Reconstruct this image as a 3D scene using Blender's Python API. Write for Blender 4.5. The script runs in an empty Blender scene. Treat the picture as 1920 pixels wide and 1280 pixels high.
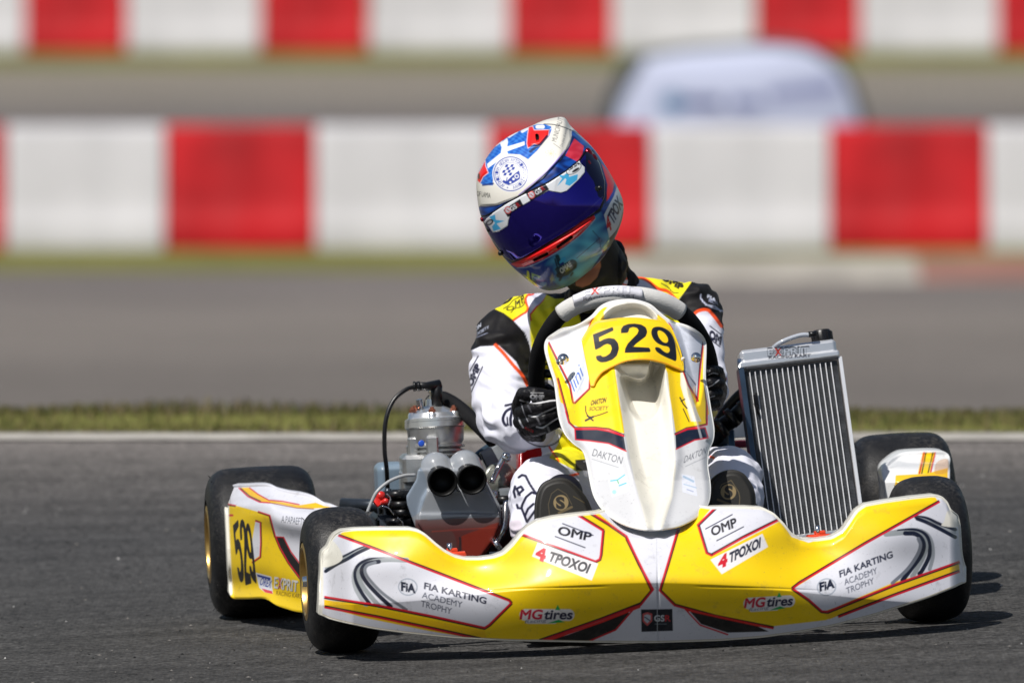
import bpy, math, random
import numpy as np
from mathutils import Vector, Matrix, noise
R = math.radians
random.seed(7); rng = np.random.default_rng(7)
sc = bpy.context.scene; COL = sc.collection

# ------------------------------------------------------------------ camera, sky, sun, exposure
CAM = np.array([0.0, -28.0, 1.87]); PITCH = math.atan(1405/29260.0); F = 29260.0
cam_d = bpy.data.cameras.new('camera'); cam = bpy.data.objects.new('camera', cam_d); COL.objects.link(cam)
cam.location = CAM; cam.rotation_euler = (R(90)-PITCH, 0, 0)
cam_d.sensor_width = 36; cam_d.lens = F/1920*36; cam_d.clip_start = 1; cam_d.clip_end = 3000
cam_d.dof.use_dof = True; cam_d.dof.focus_distance = 28.05
cam_d.dof.aperture_fstop = cam_d.lens/1000/0.075
sc.camera = cam
SUNV = Vector((-0.42, -0.50, 1.0)).normalized()          # towards the sun
elev = math.asin(SUNV.z); azim = math.atan2(SUNV.x, SUNV.y)
w = bpy.data.worlds.new('World'); sc.world = w; w.use_nodes = True
nt = w.node_tree; sky = nt.nodes.new('ShaderNodeTexSky'); sky.sky_type = 'NISHITA'; sky.sun_disc = False
sky.sun_elevation = elev; sky.sun_rotation = azim; sky.air_density = 1.2; sky.dust_density = 1.5
bg = nt.nodes['Background']; bg.inputs[1].default_value = 0.058
nt.links.new(sky.outputs[0], bg.inputs[0])
sd = bpy.data.lights.new('sun', 'SUN'); sd.energy = 4.4; sd.angle = R(0.53); sd.color = (1, .965, .91)
so = bpy.data.objects.new('sun', sd); COL.objects.link(so)
so.rotation_euler = Vector((0, 0, 1)).rotation_difference(SUNV).to_euler(); so.location = (-8, -10, 20)
vs = sc.view_settings; vs.view_transform = 'Standard'; vs.look = 'None'; vs.exposure = 0.06; vs.gamma = 1
sc.cycles.use_denoising = True
sc.cycles.max_bounces = 8

# ------------------------------------------------------------------ frames of reference and measuring helpers
M = Matrix.Translation((0.22, 0, -.006)) @ Matrix.Rotation(R(4.9), 4, 'Z') @ Matrix.Rotation(R(-2.7), 4, 'Y')
Mi = M.inverted(); Mn = np.array(M); Min = np.array(Mi)
FW = np.array([0, math.cos(PITCH), -math.sin(PITCH)]); UP = np.array([0, math.sin(PITCH), math.cos(PITCH)]); RT = np.array([1., 0, 0])
def ray(px, py):
    px = np.asarray(px, float)[..., None]; py = np.asarray(py, float)[..., None]
    return FW + RT*(px-960)/F - UP*(py-640)/F
OL = (Min @ np.append(CAM, 1))[:3]
def P(px, py, y):
    """kart-space point that is seen at photo position px, py and lies at kart depth y"""
    d = ray(px, py) @ Min[:3, :3].T
    y = np.asarray(y, float)
    k = ((y-OL[1])/d[..., 1])[..., None]
    return OL + d*k
def W(px, py, D):
    """world point at distance D (world y) in front of the camera"""
    d = ray(px, py); k = (np.asarray(D, float)/d[..., 1])[..., None]
    return CAM + d*k
def proj_world(p):
    q = p-CAM; z = q@FW
    return 960+F*(q@RT)/z, 640-F*(q@UP)/z
def proj(p):
    return proj_world(p@Mn[:3, :3].T + Mn[:3, 3])
def lin(r, g=None, b=None):
    if g is None: r, g, b = r
    f = lambda c: c/12.92 if c <= .04045 else ((c+.055)/1.055)**2.4
    return np.array([f(r/255), f(g/255), f(b/255)])
def K(x0, y0, s):
    return lambda pts: [(x0+x/s, y0+y/s) for x, y in pts]
def sm(a, b, x):
    t = np.clip((np.asarray(x, float)-a)/(b-a), 0, 1); return t*t*(3-2*t)
def catmull(pts, n, closed=False):
    p = np.asarray(pts, float)
    if closed: q = np.vstack([p[-1:], p, p[:2]])
    else: q = np.vstack([2*p[:1]-p[1:2], p, 2*p[-1:]-p[-2:-1]])
    m = len(q)-3; out = []
    seg = np.linalg.norm(q[2:m+2]-q[1:m+1], axis=1); cum = np.concatenate([[0], np.cumsum(seg)])
    t = np.linspace(0, cum[-1], n, endpoint=not closed)
    i = np.clip(np.searchsorted(cum, t, side='right')-1, 0, m-1)
    u = ((t-cum[i])/np.maximum(seg[i], 1e-9))[:, None]
    a, b, c, d = q[i], q[i+1], q[i+2], q[i+3]
    return .5*((2*b)+(-a+c)*u+(2*a-5*b+4*c-d)*u**2+(-a+3*b-3*c+d)*u**3)
def polyline(pts, n, closed=False):
    p = np.asarray(pts, float)
    if closed: p = np.vstack([p, p[:1]])
    seg = np.linalg.norm(np.diff(p, axis=0), axis=1); cum = np.concatenate([[0], np.cumsum(seg)])
    t = np.linspace(0, cum[-1], n, endpoint=not closed)
    return np.stack([np.interp(t, cum, p[:, k]) for k in range(p.shape[1])], 1)
def sdist(X, Y, poly):
    """signed distance to a polygon, positive inside"""
    p = np.asarray(poly, float); d2 = np.full(np.shape(X), 1e18); ins = np.zeros(np.shape(X), bool)
    for (x0, y0), (x1, y1) in zip(p, np.roll(p, -1, axis=0)):
        ex, ey = x1-x0, y1-y0; t = np.clip(((X-x0)*ex+(Y-y0)*ey)/(ex*ex+ey*ey+1e-12), 0, 1)
        d2 = np.minimum(d2, (X-x0-t*ex)**2+(Y-y0-t*ey)**2)
        if y0 != y1: ins ^= ((y0 > Y) != (y1 > Y)) & (X < (x1-x0)*(Y-y0)/(y1-y0)+x0)
    d = np.sqrt(d2); return np.where(ins, d, -d)
def ldist(X, Y, pts):
    p = np.asarray(pts, float); d2 = np.full(np.shape(X), 1e18)
    for (x0, y0), (x1, y1) in zip(p[:-1], p[1:]):
        ex, ey = x1-x0, y1-y0; t = np.clip(((X-x0)*ex+(Y-y0)*ey)/(ex*ex+ey*ey+1e-12), 0, 1)
        d2 = np.minimum(d2, (X-x0-t*ex)**2+(Y-y0-t*ey)**2)
    return np.sqrt(d2)

# ------------------------------------------------------------------ lettering outlines and the livery painter
_tc = {}
def glyph_edges(s, bold=0.0):
    k = (s, bold)
    if k in _tc: return _tc[k]
    cu = bpy.data.curves.new('tmp', 'FONT'); cu.body = s; cu.offset = bold; cu.resolution_u = 4
    o = bpy.data.objects.new('tmp', cu); COL.objects.link(o)
    dg = bpy.context.evaluated_depsgraph_get(); ev = o.evaluated_get(dg); me = ev.to_mesh()
    v = np.array([x.co[:2] for x in me.vertices]).reshape(-1, 2); cnt = {}
    for p in me.polygons:
        vs_ = list(p.vertices)
        for a, b in zip(vs_, vs_[1:]+vs_[:1]):
            e = (min(a, b), max(a, b)); cnt[e] = cnt.get(e, 0)+1
    E = np.array([[*v[a], *v[b]] for (a, b), c in cnt.items() if c == 1]).reshape(-1, 4)
    ev.to_mesh_clear(); bpy.data.objects.remove(o); bpy.data.curves.remove(cu)
    _tc[k] = E; return E
class Canvas:
    def __init__(s, x0, y0, x1, y1, base, ss=2):
        s.x0, s.y0, s.ss = x0, y0, ss
        s.w = int((x1-x0)*ss); s.h = int((y1-y0)*ss)
        s.a = np.zeros((s.h, s.w, 3)); s.a[:] = base
    def _mix(s, i0, j0, cov, col):
        h, w_ = cov.shape; sl = s.a[i0:i0+h, j0:j0+w_]
        if callable(col):
            Y, X = np.mgrid[i0:i0+h, j0:j0+w_]; col = col(X/s.ss+s.x0, Y/s.ss+s.y0)
        sl += cov[..., None]*(col-sl)
    def edges(s, E, col, alpha=1.0):
        k = 3; E = np.asarray(E, float).copy()
        E[:, [0, 2]] = (E[:, [0, 2]]-s.x0)*s.ss; E[:, [1, 3]] = (E[:, [1, 3]]-s.y0)*s.ss
        j0 = max(0, int(E[:, [0, 2]].min())-1); j1 = min(s.w, int(E[:, [0, 2]].max())+2)
        i0 = max(0, int(E[:, [1, 3]].min())-1); i1 = min(s.h, int(E[:, [1, 3]].max())+2)
        if j1 <= j0 or i1 <= i0: return
        X = j0+(np.arange((j1-j0)*k)+.5)/k; ins = np.zeros(((i1-i0)*k, (j1-j0)*k), bool)
        for x0, y0, x1, y1 in E:
            if y0 == y1: continue
            lo, hi = min(y0, y1), max(y0, y1)
            a = max(0, math.ceil((lo-i0)*k-.5)); b = min(ins.shape[0], math.ceil((hi-i0)*k-.5))
            if b <= a: continue
            Y = i0+(np.arange(a, b)+.5)/k
            ins[a:b] ^= X[None, :] < (x0+(x1-x0)*(Y-y0)/(y1-y0))[:, None]
        cov = ins.reshape(i1-i0, k, j1-j0, k).mean((1, 3))*alpha
        s._mix(i0, j0, cov, col)
    def poly(s, pts, col, alpha=1.0, smooth=False):
        p = catmull(pts, max(40, len(pts)*8), True) if smooth else np.asarray(pts, float)
        s.edges(np.hstack([p, np.roll(p, -1, axis=0)]), col, alpha)
    def line(s, pts, wd, col, alpha=1.0, smooth=False, closed=False, soft=.5):
        p = np.asarray(pts, float)
        if smooth: p = catmull(p, len(p)*7, closed)
        if closed: p = np.vstack([p, p[:1]])
        m = wd+2; j0 = max(0, int((p[:, 0].min()-m-s.x0)*s.ss)); j1 = min(s.w, int((p[:, 0].max()+m-s.x0)*s.ss)+1)
        i0 = max(0, int((p[:, 1].min()-m-s.y0)*s.ss)); i1 = min(s.h, int((p[:, 1].max()+m-s.y0)*s.ss)+1)
        if j1 <= j0 or i1 <= i0: return
        Y, X = np.mgrid[i0:i1, j0:j1]; d = ldist(X/s.ss+s.x0, Y/s.ss+s.y0, p)
        s._mix(i0, j0, np.clip((wd/2-d)/soft+.5, 0, 1)*alpha, col)
    def disc(s, c, r, col, alpha=1.0, ry=None, ang=0):
        t = np.linspace(0, 2*math.pi, 60, endpoint=False); ry = ry or r; ca, sa = math.cos(R(ang)), math.sin(R(ang))
        x = r*np.cos(t); y = ry*np.sin(t); s.poly(np.stack([c[0]+x*ca-y*sa, c[1]+x*sa+y*ca], 1), col, alpha)
    def text(s, txt, a, b, h, col, bold=0.0, up=None, shear=0.0, alpha=1.0, out=None):
        """lettering whose baseline runs from a to b (photo units) with capitals h high"""
        E = glyph_edges(txt, bold)
        if not len(E): return
        Hc = glyph_edges('H', 0)[:, [1, 3]].max()
        lo = E[:, [0, 2]].min(); hi = E[:, [0, 2]].max()
        a = np.array(a, float); b = np.array(b, float); ux = (b-a)/(hi-lo)
        if up is None:
            n = np.array([(b-a)[1], -(b-a)[0]])/np.linalg.norm(b-a)*h
        else: n = np.array(up, float)
        n = n/Hc
        def T(x, y): x = x-lo+shear*y; return a[0]+ux[0]*x+n[0]*y, a[1]+ux[1]*x+n[1]*y
        X0, Y0 = T(E[:, 0], E[:, 1]); X1, Y1 = T(E[:, 2], E[:, 3]); EE = np.stack([X0, Y0, X1, Y1], 1)
        if out is not None:
            oc, ow = out
            for dx in (-1, 0, 1):
                for dy in (-1, 0, 1):
                    if dx or dy:
                        Q = EE.copy(); Q[:, [0, 2]] += dx*ow; Q[:, [1, 3]] += dy*ow; s.edges(Q, oc, alpha)
        s.edges(EE, col, alpha)
    def arc_text(s, txt, c, r, a0, a1, h, col, bold=0.0):
        n = len(txt)
        for i, ch in enumerate(txt):
            if ch == ' ': continue
            t = R(a0+(a1-a0)*(i+.5)/n); tx, ty = -math.sin(t), math.cos(t)
            if a1 < a0: tx, ty = -tx, -ty
            q = (c[0]+r*math.cos(t), c[1]+r*math.sin(t)); e = h*.36
            s.text(ch, (q[0]-tx*e, q[1]-ty*e), (q[0]+tx*e, q[1]+ty*e), h, col, bold)
    def sample(s, px, py):
        x = np.clip((np.asarray(px)-s.x0)*s.ss, 0, s.w-1.001); y = np.clip((np.asarray(py)-s.y0)*s.ss, 0, s.h-1.001)
        i = y.astype(int); j = x.astype(int); fy = (y-i)[..., None]; fx = (x-j)[..., None]; a = s.a
        return (a[i, j]*(1-fx)+a[i, j+1]*fx)*(1-fy)+(a[i+1, j]*(1-fx)+a[i+1, j+1]*fx)*fy
    def soften(s):
        a = s.a; b = np.pad(a, ((1, 1), (1, 1), (0, 0)), 'edge')
        b = (b[:-2]+2*b[1:-1]+b[2:])/4; s.a = (b[:, :-2]+2*b[:, 1:-1]+b[:, 2:])/4

# ------------------------------------------------------------------ materials
def mat(name, col=(.5, .5, .5), rough=.5, metal=0.0, coat=0.0, vcol=False, bump=0.0, bscale=200., var=0.0, vscale=30., trans=0.0,
        spec=.5, coat_rough=.05, sheen=0.0, rvar=0.0, ior=1.5, grime=0.0):
    m = bpy.data.materials.new(name); m.use_nodes = True; t = m.node_tree; b = t.nodes['Principled BSDF']
    b.inputs['Base Color'].default_value = (*col, 1); b.inputs['Roughness'].default_value = rough
    b.inputs['Metallic'].default_value = metal; b.inputs['Coat Weight'].default_value = coat; b.inputs['Coat Roughness'].default_value = coat_rough
    b.inputs['Specular IOR Level'].default_value = spec; b.inputs['Transmission Weight'].default_value = trans; b.inputs['IOR'].default_value = ior
    if sheen: b.inputs['Sheen Weight'].default_value = sheen
    tc = t.nodes.new('ShaderNodeTexCoord'); src = None
    if vcol:
        at = t.nodes.new('ShaderNodeAttribute'); at.attribute_name = 'paint'; src = at.outputs['Color']
        t.links.new(src, b.inputs['Base Color'])
    if var:
        n = t.nodes.new('ShaderNodeTexNoise'); n.inputs['Scale'].default_value = vscale; n.inputs['Detail'].default_value = 5
        t.links.new(tc.outputs['Object'], n.inputs['Vector'])
        mr = t.nodes.new('ShaderNodeMapRange'); mr.inputs[1].default_value = .3; mr.inputs[2].default_value = .7
        mr.inputs[3].default_value = 1-var; mr.inputs[4].default_value = 1+var; t.links.new(n.outputs['Fac'], mr.inputs[0])
        mx = t.nodes.new('ShaderNodeVectorMath'); mx.operation = 'SCALE'
        if src: t.links.new(src, mx.inputs[0])
        else: mx.inputs[0].default_value = col
        t.links.new(mr.outputs[0], mx.inputs['Scale']); t.links.new(mx.outputs[0], b.inputs['Base Color'])
    if grime:                                                    # fine rubber dust and stone chips on the sticker sheet
        out = b.inputs['Base Color'].links[0].from_socket
        acc = None
        for s_, lo_, hi_ in ((170, .61, .72), (38, .58, .78)):
            n = t.nodes.new('ShaderNodeTexNoise'); n.inputs['Scale'].default_value = s_; n.inputs['Detail'].default_value = 6; n.inputs['Roughness'].default_value = .65
            t.links.new(tc.outputs['Object'], n.inputs['Vector'])
            mr = t.nodes.new('ShaderNodeMapRange'); mr.inputs[1].default_value = lo_; mr.inputs[2].default_value = hi_; mr.inputs[3].default_value = 0; mr.inputs[4].default_value = grime
            t.links.new(n.outputs['Fac'], mr.inputs[0])
            mx = t.nodes.new('ShaderNodeMix'); mx.data_type = 'RGBA'; t.links.new(mr.outputs[0], mx.inputs[0]); t.links.new(out, mx.inputs[6]); mx.inputs[7].default_value = (.10, .09, .08, 1); out = mx.outputs[2]
        t.links.new(out, b.inputs['Base Color'])
    if rvar:
        n = t.nodes.new('ShaderNodeTexNoise'); n.inputs['Scale'].default_value = 25; n.inputs['Detail'].default_value = 6
        t.links.new(tc.outputs['Object'], n.inputs['Vector'])
        mr = t.nodes.new('ShaderNodeMapRange'); mr.inputs[1].default_value = .3; mr.inputs[2].default_value = .7
        mr.inputs[3].default_value = max(.02, rough-rvar); mr.inputs[4].default_value = rough+rvar
        t.links.new(n.outputs['Fac'], mr.inputs[0]); t.links.new(mr.outputs[0], b.inputs['Roughness'])
    if bump:
        n = t.nodes.new('ShaderNodeTexNoise'); n.inputs['Scale'].default_value = bscale; n.inputs['Detail'].default_value = 3
        t.links.new(tc.outputs['Object'], n.inputs['Vector'])
        bp = t.nodes.new('ShaderNodeBump'); bp.inputs['Strength'].default_value = bump; bp.inputs['Distance'].default_value = .001
        t.links.new(n.outputs['Fac'], bp.inputs['Height']); t.links.new(bp.outputs[0], b.inputs['Normal'])
    return m
PAINT = mat('printed_plastic', vcol=True, rough=.40, coat=.5, coat_rough=.04, bump=.06, bscale=45, rvar=.08, var=.035, vscale=9, spec=.35, grime=.35)
HELM = mat('helmet_lacquer', vcol=True, rough=.35, coat=.45, coat_rough=.03, bump=.03, bscale=90, spec=.3)
CLOTH = mat('suit_fabric', vcol=True, rough=.6, spec=.22, sheen=.04, bump=.35, bscale=900)
LEATH = mat('glove_fabric', vcol=True, rough=.48, spec=.3, bump=.4, bscale=500)
SOLE = mat('boot_rubber', vcol=True, rough=.6, bump=.2, bscale=400)
RUBB = mat('tyre_rubber', (.009, .009, .010), rough=.50, bump=.9, bscale=330, var=.25, vscale=60, spec=.32, rvar=.14)
def _worn_tyre():
    t = RUBB.node_tree; b = t.nodes['Principled BSDF']; src = b.inputs['Base Color'].links[0].from_socket; tc = next(n for n in t.nodes if n.type == 'TEX_COORD')
    fac = None
    for s_, lo_, hi_ in ((14, .42, .66), (150, .45, .70)):
        n = t.nodes.new('ShaderNodeTexNoise'); n.inputs['Scale'].default_value = s_; n.inputs['Detail'].default_value = 7; n.inputs['Roughness'].default_value = .7; t.links.new(tc.outputs['Object'], n.inputs['Vector'])
        mr = t.nodes.new('ShaderNodeMapRange'); mr.inputs[1].default_value = lo_; mr.inputs[2].default_value = hi_; t.links.new(n.outputs['Fac'], mr.inputs[0])
        if fac is None: fac = mr.outputs[0]
        else:
            m_ = t.nodes.new('ShaderNodeMath'); m_.operation = 'MULTIPLY'; t.links.new(fac, m_.inputs[0]); t.links.new(mr.outputs[0], m_.inputs[1]); fac = m_.outputs[0]
    mx = t.nodes.new('ShaderNodeMix'); mx.data_type = 'RGBA'; t.links.new(fac, mx.inputs[0]); t.links.new(src, mx.inputs[6]); mx.inputs[7].default_value = (.075, .069, .062, 1); t.links.new(mx.outputs[2], b.inputs['Base Color'])
_worn_tyre()
BLK = mat('black_plastic', (.007, .007, .008), rough=.35, var=.2, bump=.1)
BLKG = mat('black_grip', (.006, .006, .007), spec=.18, rough=.7, bump=.5, bscale=700, var=.25)
ALU = mat('cast_aluminium', (.64, .64, .63), rough=.33, metal=.9, bump=.35, bscale=300, var=.12)
ALU2 = mat('brushed_aluminium', (.86, .87, .88), rough=.28, metal=.85, bump=.05, bscale=100, var=.04)
CHR = mat('chrome', (.85, .85, .86), rough=.08, metal=1, var=.03)
GOLD = mat('gold_anodised', (.62, .40, .13), rough=.3, metal=.9, var=.12)
RED = mat('red_plastic', (.60, .02, .015), rough=.3, coat=.3, var=.1)
ORNG = mat('orange_clip', (.80, .07, .02), rough=.35, coat=.2, var=.08)
CREAM = mat('cream_plastic', (.80, .78, .72), rough=.3, coat=.4, var=.03, bump=.04, bscale=60)
BLUEG = mat('blue_grey_plastic', (.20, .26, .31), rough=.35, var=.1, bump=.1)
STEEL = mat('dark_steel', (.045, .055, .07), rough=.3, metal=.5, var=.2)
COPP = mat('copper_nut', (.55, .20, .12), rough=.35, metal=.9, var=.1)
SMOKE = mat('moulded_airbox_plastic', vcol=True, rough=.22, coat=.8, bump=.1, bscale=40, var=.06, vscale=25)
TUBE = mat('clear_hose', (.62, .66, .74), rough=.12, coat=.5, trans=.35, var=.04)
PAD = mat('wheel_pad_fabric', (.62, .61, .59), rough=.75, bump=.8, bscale=350, var=.1)
VISOR = mat('visor_iridescent', vcol=True, rough=.05, metal=.9, coat=.6, coat_rough=.02)

# ------------------------------------------------------------------ object builders
def tag(o, label=None, cat=None, group=None, kind=None):
    if label: o['label'] = label
    if cat: o['category'] = cat
    if group: o['group'] = group
    if kind: o['kind'] = kind
    return o
def mesh(name, V, Fc, m, parent=None, cols=None, smooth=True):
    me = bpy.data.meshes.new(name); V = np.asarray(V, float).reshape(-1, 3)
    if isinstance(Fc, np.ndarray):
        nf, k = Fc.shape; me.vertices.add(len(V)); me.vertices.foreach_set('co', V.ravel())
        me.loops.add(nf*k); me.loops.foreach_set('vertex_index', Fc.ravel().astype(np.int32))
        me.polygons.add(nf); me.polygons.foreach_set('loop_start', (np.arange(nf)*k).astype(np.int32))
        me.polygons.foreach_set('loop_total', np.full(nf, k, np.int32)); me.update(calc_edges=True)
    else: me.from_pydata([tuple(v) for v in V], [], [tuple(int(i) for i in f) for f in Fc])
    me.validate()
    me.polygons.foreach_set('use_smooth', np.full(len(me.polygons), bool(smooth)))
    if cols is not None:
        at = me.color_attributes.new('paint', 'FLOAT_COLOR', 'POINT')
        c = np.ones((len(V), 4)); c[:, :3] = cols; at.data.foreach_set('color', c.ravel())
    me.materials.append(m); me.update()
    o = bpy.data.objects.new(name, me); COL.objects.link(o)
    if parent is not None:
        o.parent = parent
        if 'off' in parent: o.location = [-x for x in parent['off']]
    return o
def empty(name, mtx):
    o = bpy.data.objects.new(name, None); COL.objects.link(o); o.matrix_world = mtx; o.empty_display_size = .2; return o
def gridf(nr, nc, wrap=False, off=0):
    i = np.arange(nr-1)[:, None]; j = np.arange(nc if wrap else nc-1)[None, :]; j2 = (j+1) % nc
    f = np.stack([i*nc+j, i*nc+j2, (i+1)*nc+j2, (i+1)*nc+j], -1).reshape(-1, 4)
    return f+off
class MB:
    """collects shapes that belong to one part"""
    def __init__(s): s.V = []; s.F = []; s.n = 0
    def add(s, V, Fc):
        V = np.asarray(V, float).reshape(-1, 3)
        for f in Fc: s.F.append(tuple(int(i)+s.n for i in f))
        s.V.append(V); s.n += len(V); return s
    def build(s, name, m, parent=None, smooth=True, cols=None, sharp=None):
        o = mesh(name, np.vstack(s.V), s.F, m, parent, cols, smooth)
        if sharp and smooth: o.data.set_sharp_from_angle(angle=R(sharp))
        return o
def frames(p):
    p = np.asarray(p, float); t = np.gradient(p, axis=0); t /= np.linalg.norm(t, axis=1)[:, None]+1e-12
    n = np.zeros_like(p); a = np.array([0, 0, 1.]) if abs(t[0][2]) < .9 else np.array([1., 0, 0])
    n[0] = np.cross(np.cross(t[0], a), t[0]); n[0] /= np.linalg.norm(n[0])
    for i in range(1, len(p)):
        v = n[i-1]-t[i]*(n[i-1]@t[i]); n[i] = v/np.linalg.norm(v)
    return t, n, np.cross(t, n)
def tube(mb, pts, r, seg=14, n=None, cap=True):
    p = np.asarray(pts, float)
    if n: 
        if np.ndim(r): r = np.interp(np.linspace(0, 1, n), np.linspace(0, 1, len(r)), r)
        p = catmull(p, n)
    t, a, b = frames(p); r = np.broadcast_to(r, (len(p),))
    th = np.linspace(0, 2*math.pi, seg, endpoint=False)
    V = p[:, None]+r[:, None, None]*(np.cos(th)[None, :, None]*a[:, None]+np.sin(th)[None, :, None]*b[:, None])
    Fc = gridf(len(p), seg, True).tolist(); V = V.reshape(-1, 3)
    if cap:
        Fc.append(list(range(seg))[::-1]); Fc.append([(len(p)-1)*seg+k for k in range(seg)])
    mb.add(V, Fc); return mb
def lathe(mb, c, axis, prof, seg=32, ref=None, cap=True):
    """prof: list of (distance along the axis, radius)"""
    ax = np.array(axis, float); ax /= np.linalg.norm(ax)
    a = np.array(ref if ref is not None else ([0, 0, 1.] if abs(ax[2]) < .9 else [1., 0, 0]), float); a -= ax*(a@ax); a /= np.linalg.norm(a); b = np.cross(ax, a)
    th = np.linspace(0, 2*math.pi, seg, endpoint=False); pr = np.asarray(prof, float)
    V = np.array(c)+pr[:, 0][:, None, None]*ax+pr[:, 1][:, None, None]*(np.cos(th)[None, :, None]*a+np.sin(th)[None, :, None]*b)
    Fc = gridf(len(pr), seg, True).tolist()
    if cap and pr[0, 1] > 1e-6: Fc.append(list(range(seg))[::-1])
    if cap and pr[-1, 1] > 1e-6: Fc.append([(len(pr)-1)*seg+k for k in range(seg)])
    mb.add(V.reshape(-1, 3), Fc); return mb
def box(mb, c, s, rot=None, bev=.12):
    """chamfered box: centre, full sizes, optional 3x3 axes"""
    s = np.array(s, float)/2; e = min(s)*bev; A = np.eye(3) if rot is None else np.asarray(rot, float)
    V = []; idx = {}
    for sx in (-1, 1):
        for sy in (-1, 1):
            for sz in (-1, 1):
                for k in range(3):
                    q = np.array([sx, sy, sz])*(s-e); q[k] += np.array([sx, sy, sz])[k]*e
                    idx[(sx, sy, sz, k)] = len(V); V.append(q)
    Fc = []
    for k in range(3):
        o = [j for j in range(3) if j != k]
        for sg in (-1, 1):
            f = []
            for a, b in ((-1, -1), (1, -1), (1, 1), (-1, 1)):
                q = [0, 0, 0]; q[k] = sg; q[o[0]] = a; q[o[1]] = b; f.append(idx[(*q, k)])
            Fc.append(f)
    for k in range(3):
        o = [j for j in range(3) if j != k]
        for a in (-1, 1):
            for b in (-1, 1):
                q0 = [0, 0, 0]; q1 = [0, 0, 0]; q0[k] = -1; q1[k] = 1; q0[o[0]] = q1[o[0]] = a; q0[o[1]] = q1[o[1]] = b
                Fc.append([idx[(*q0, o[0])], idx[(*q1, o[0])], idx[(*q1, o[1])], idx[(*q0, o[1])]])
    for sx in (-1, 1):
        for sy in (-1, 1):
            for sz in (-1, 1): Fc.append([idx[(sx, sy, sz, k)] for k in range(3)])
    V = np.array(V)@A+np.array(c); mb.add(V, Fc); return mb
def fixn(o):
    import bmesh
    bm = bmesh.new(); bm.from_mesh(o.data); bmesh.ops.recalc_face_normals(bm, faces=bm.faces); bm.to_mesh(o.data); bm.free(); return o
def shell(name, G, m, parent, colf, r=.005, back=.03, ring=False, inward=.0):
    """front surface given as a grid of points; its border rolls over by r and runs back to give the panel its real thickness"""
    nr, nc = G.shape[:2]; V = [G.reshape(-1, 3)]; Fl = [gridf(nr, nc, ring)]
    if ring: b = np.arange(nc)+(nr-1)*nc
    else: b = np.concatenate([np.arange(nc), nc*np.arange(1, nr)+nc-1, (nr-1)*nc+np.arange(nc-2, -1, -1), nc*np.arange(nr-2, 0, -1)])
    B = V[0][b]; tg = np.roll(B, -1, axis=0)-np.roll(B, 1, axis=0)
    for _ in range(3): tg = (np.roll(tg, 1, axis=0)+tg+np.roll(tg, -1, axis=0))/3
    nn = np.stack([tg[:, 2], 0*tg[:, 0], -tg[:, 0]], 1); nn /= np.linalg.norm(nn, axis=1)[:, None]+1e-12
    cen = B.mean(0); 
    if np.sum((B-cen)*nn) < 0: nn = -nn
    rings = [(r*math.sin(a), r*(1-math.cos(a))) for a in np.linspace(0, math.pi/2, 6)[1:]]
    rings += [(r-inward*k/3, r+back*k/3) for k in (1, 2, 3)]+[(-r, r+back)]
    prev = b; off = nr*nc; L = len(b)
    for o_, d in rings:
        V.append(B+nn*o_+np.array([0, d, 0])); cur = off+np.arange(L)
        Fl.append(np.stack([prev, np.roll(prev, -1), np.roll(cur, -1), cur], 1)); prev = cur; off += L
    V = np.vstack(V); Fc = np.vstack(Fl)
    px, py = proj(V); o = mesh(name, V, Fc, m, parent, colf(px, py, V))
    return fixn(o)
def capsule(p0, r0, p1, r1, seg=20, rings=6, sq=(1, 1)):
    p0 = np.array(p0, float); p1 = np.array(p1, float); d = p1-p0; L = np.linalg.norm(d)
    ax = d/L if L > 1e-6 else np.array([0, 0, 1.])
    prof = [(-r0*math.cos(a), r0*math.sin(a)) for a in np.linspace(.05, math.pi/2, rings)]+[(L+r1*math.sin(a), r1*math.cos(a)) for a in np.linspace(0, math.pi/2-.05, rings)]
    mb = MB(); lathe(mb, p0, ax, prof, seg); return mb
def smooth_mesh(V, E, it, lam=.5):
    n = len(V); a, b = E[:, 0], E[:, 1]; deg = np.bincount(np.concatenate([a, b]), minlength=n)[:, None]
    deg = np.maximum(deg, 1)
    for k in range(it):
        l = lam if k % 2 == 0 else -lam*.96
        l = lam
        S = np.stack([np.bincount(np.concatenate([a, b]), weights=np.concatenate([V[b, j], V[a, j]]), minlength=n) for j in range(3)], 1)
        V = V+l*(S/deg-V)
    return V
def normals(V, Fq):
    n = np.zeros_like(V); f = Fq
    fn = np.cross(V[f[:, 2]]-V[f[:, 0]], V[f[:, 3]]-V[f[:, 1]])
    for k in range(4):
        for j in range(3): n[:, j] += np.bincount(f[:, k], weights=fn[:, j], minlength=len(V))
    return n/(np.linalg.norm(n, axis=1)[:, None]+1e-12)
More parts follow.
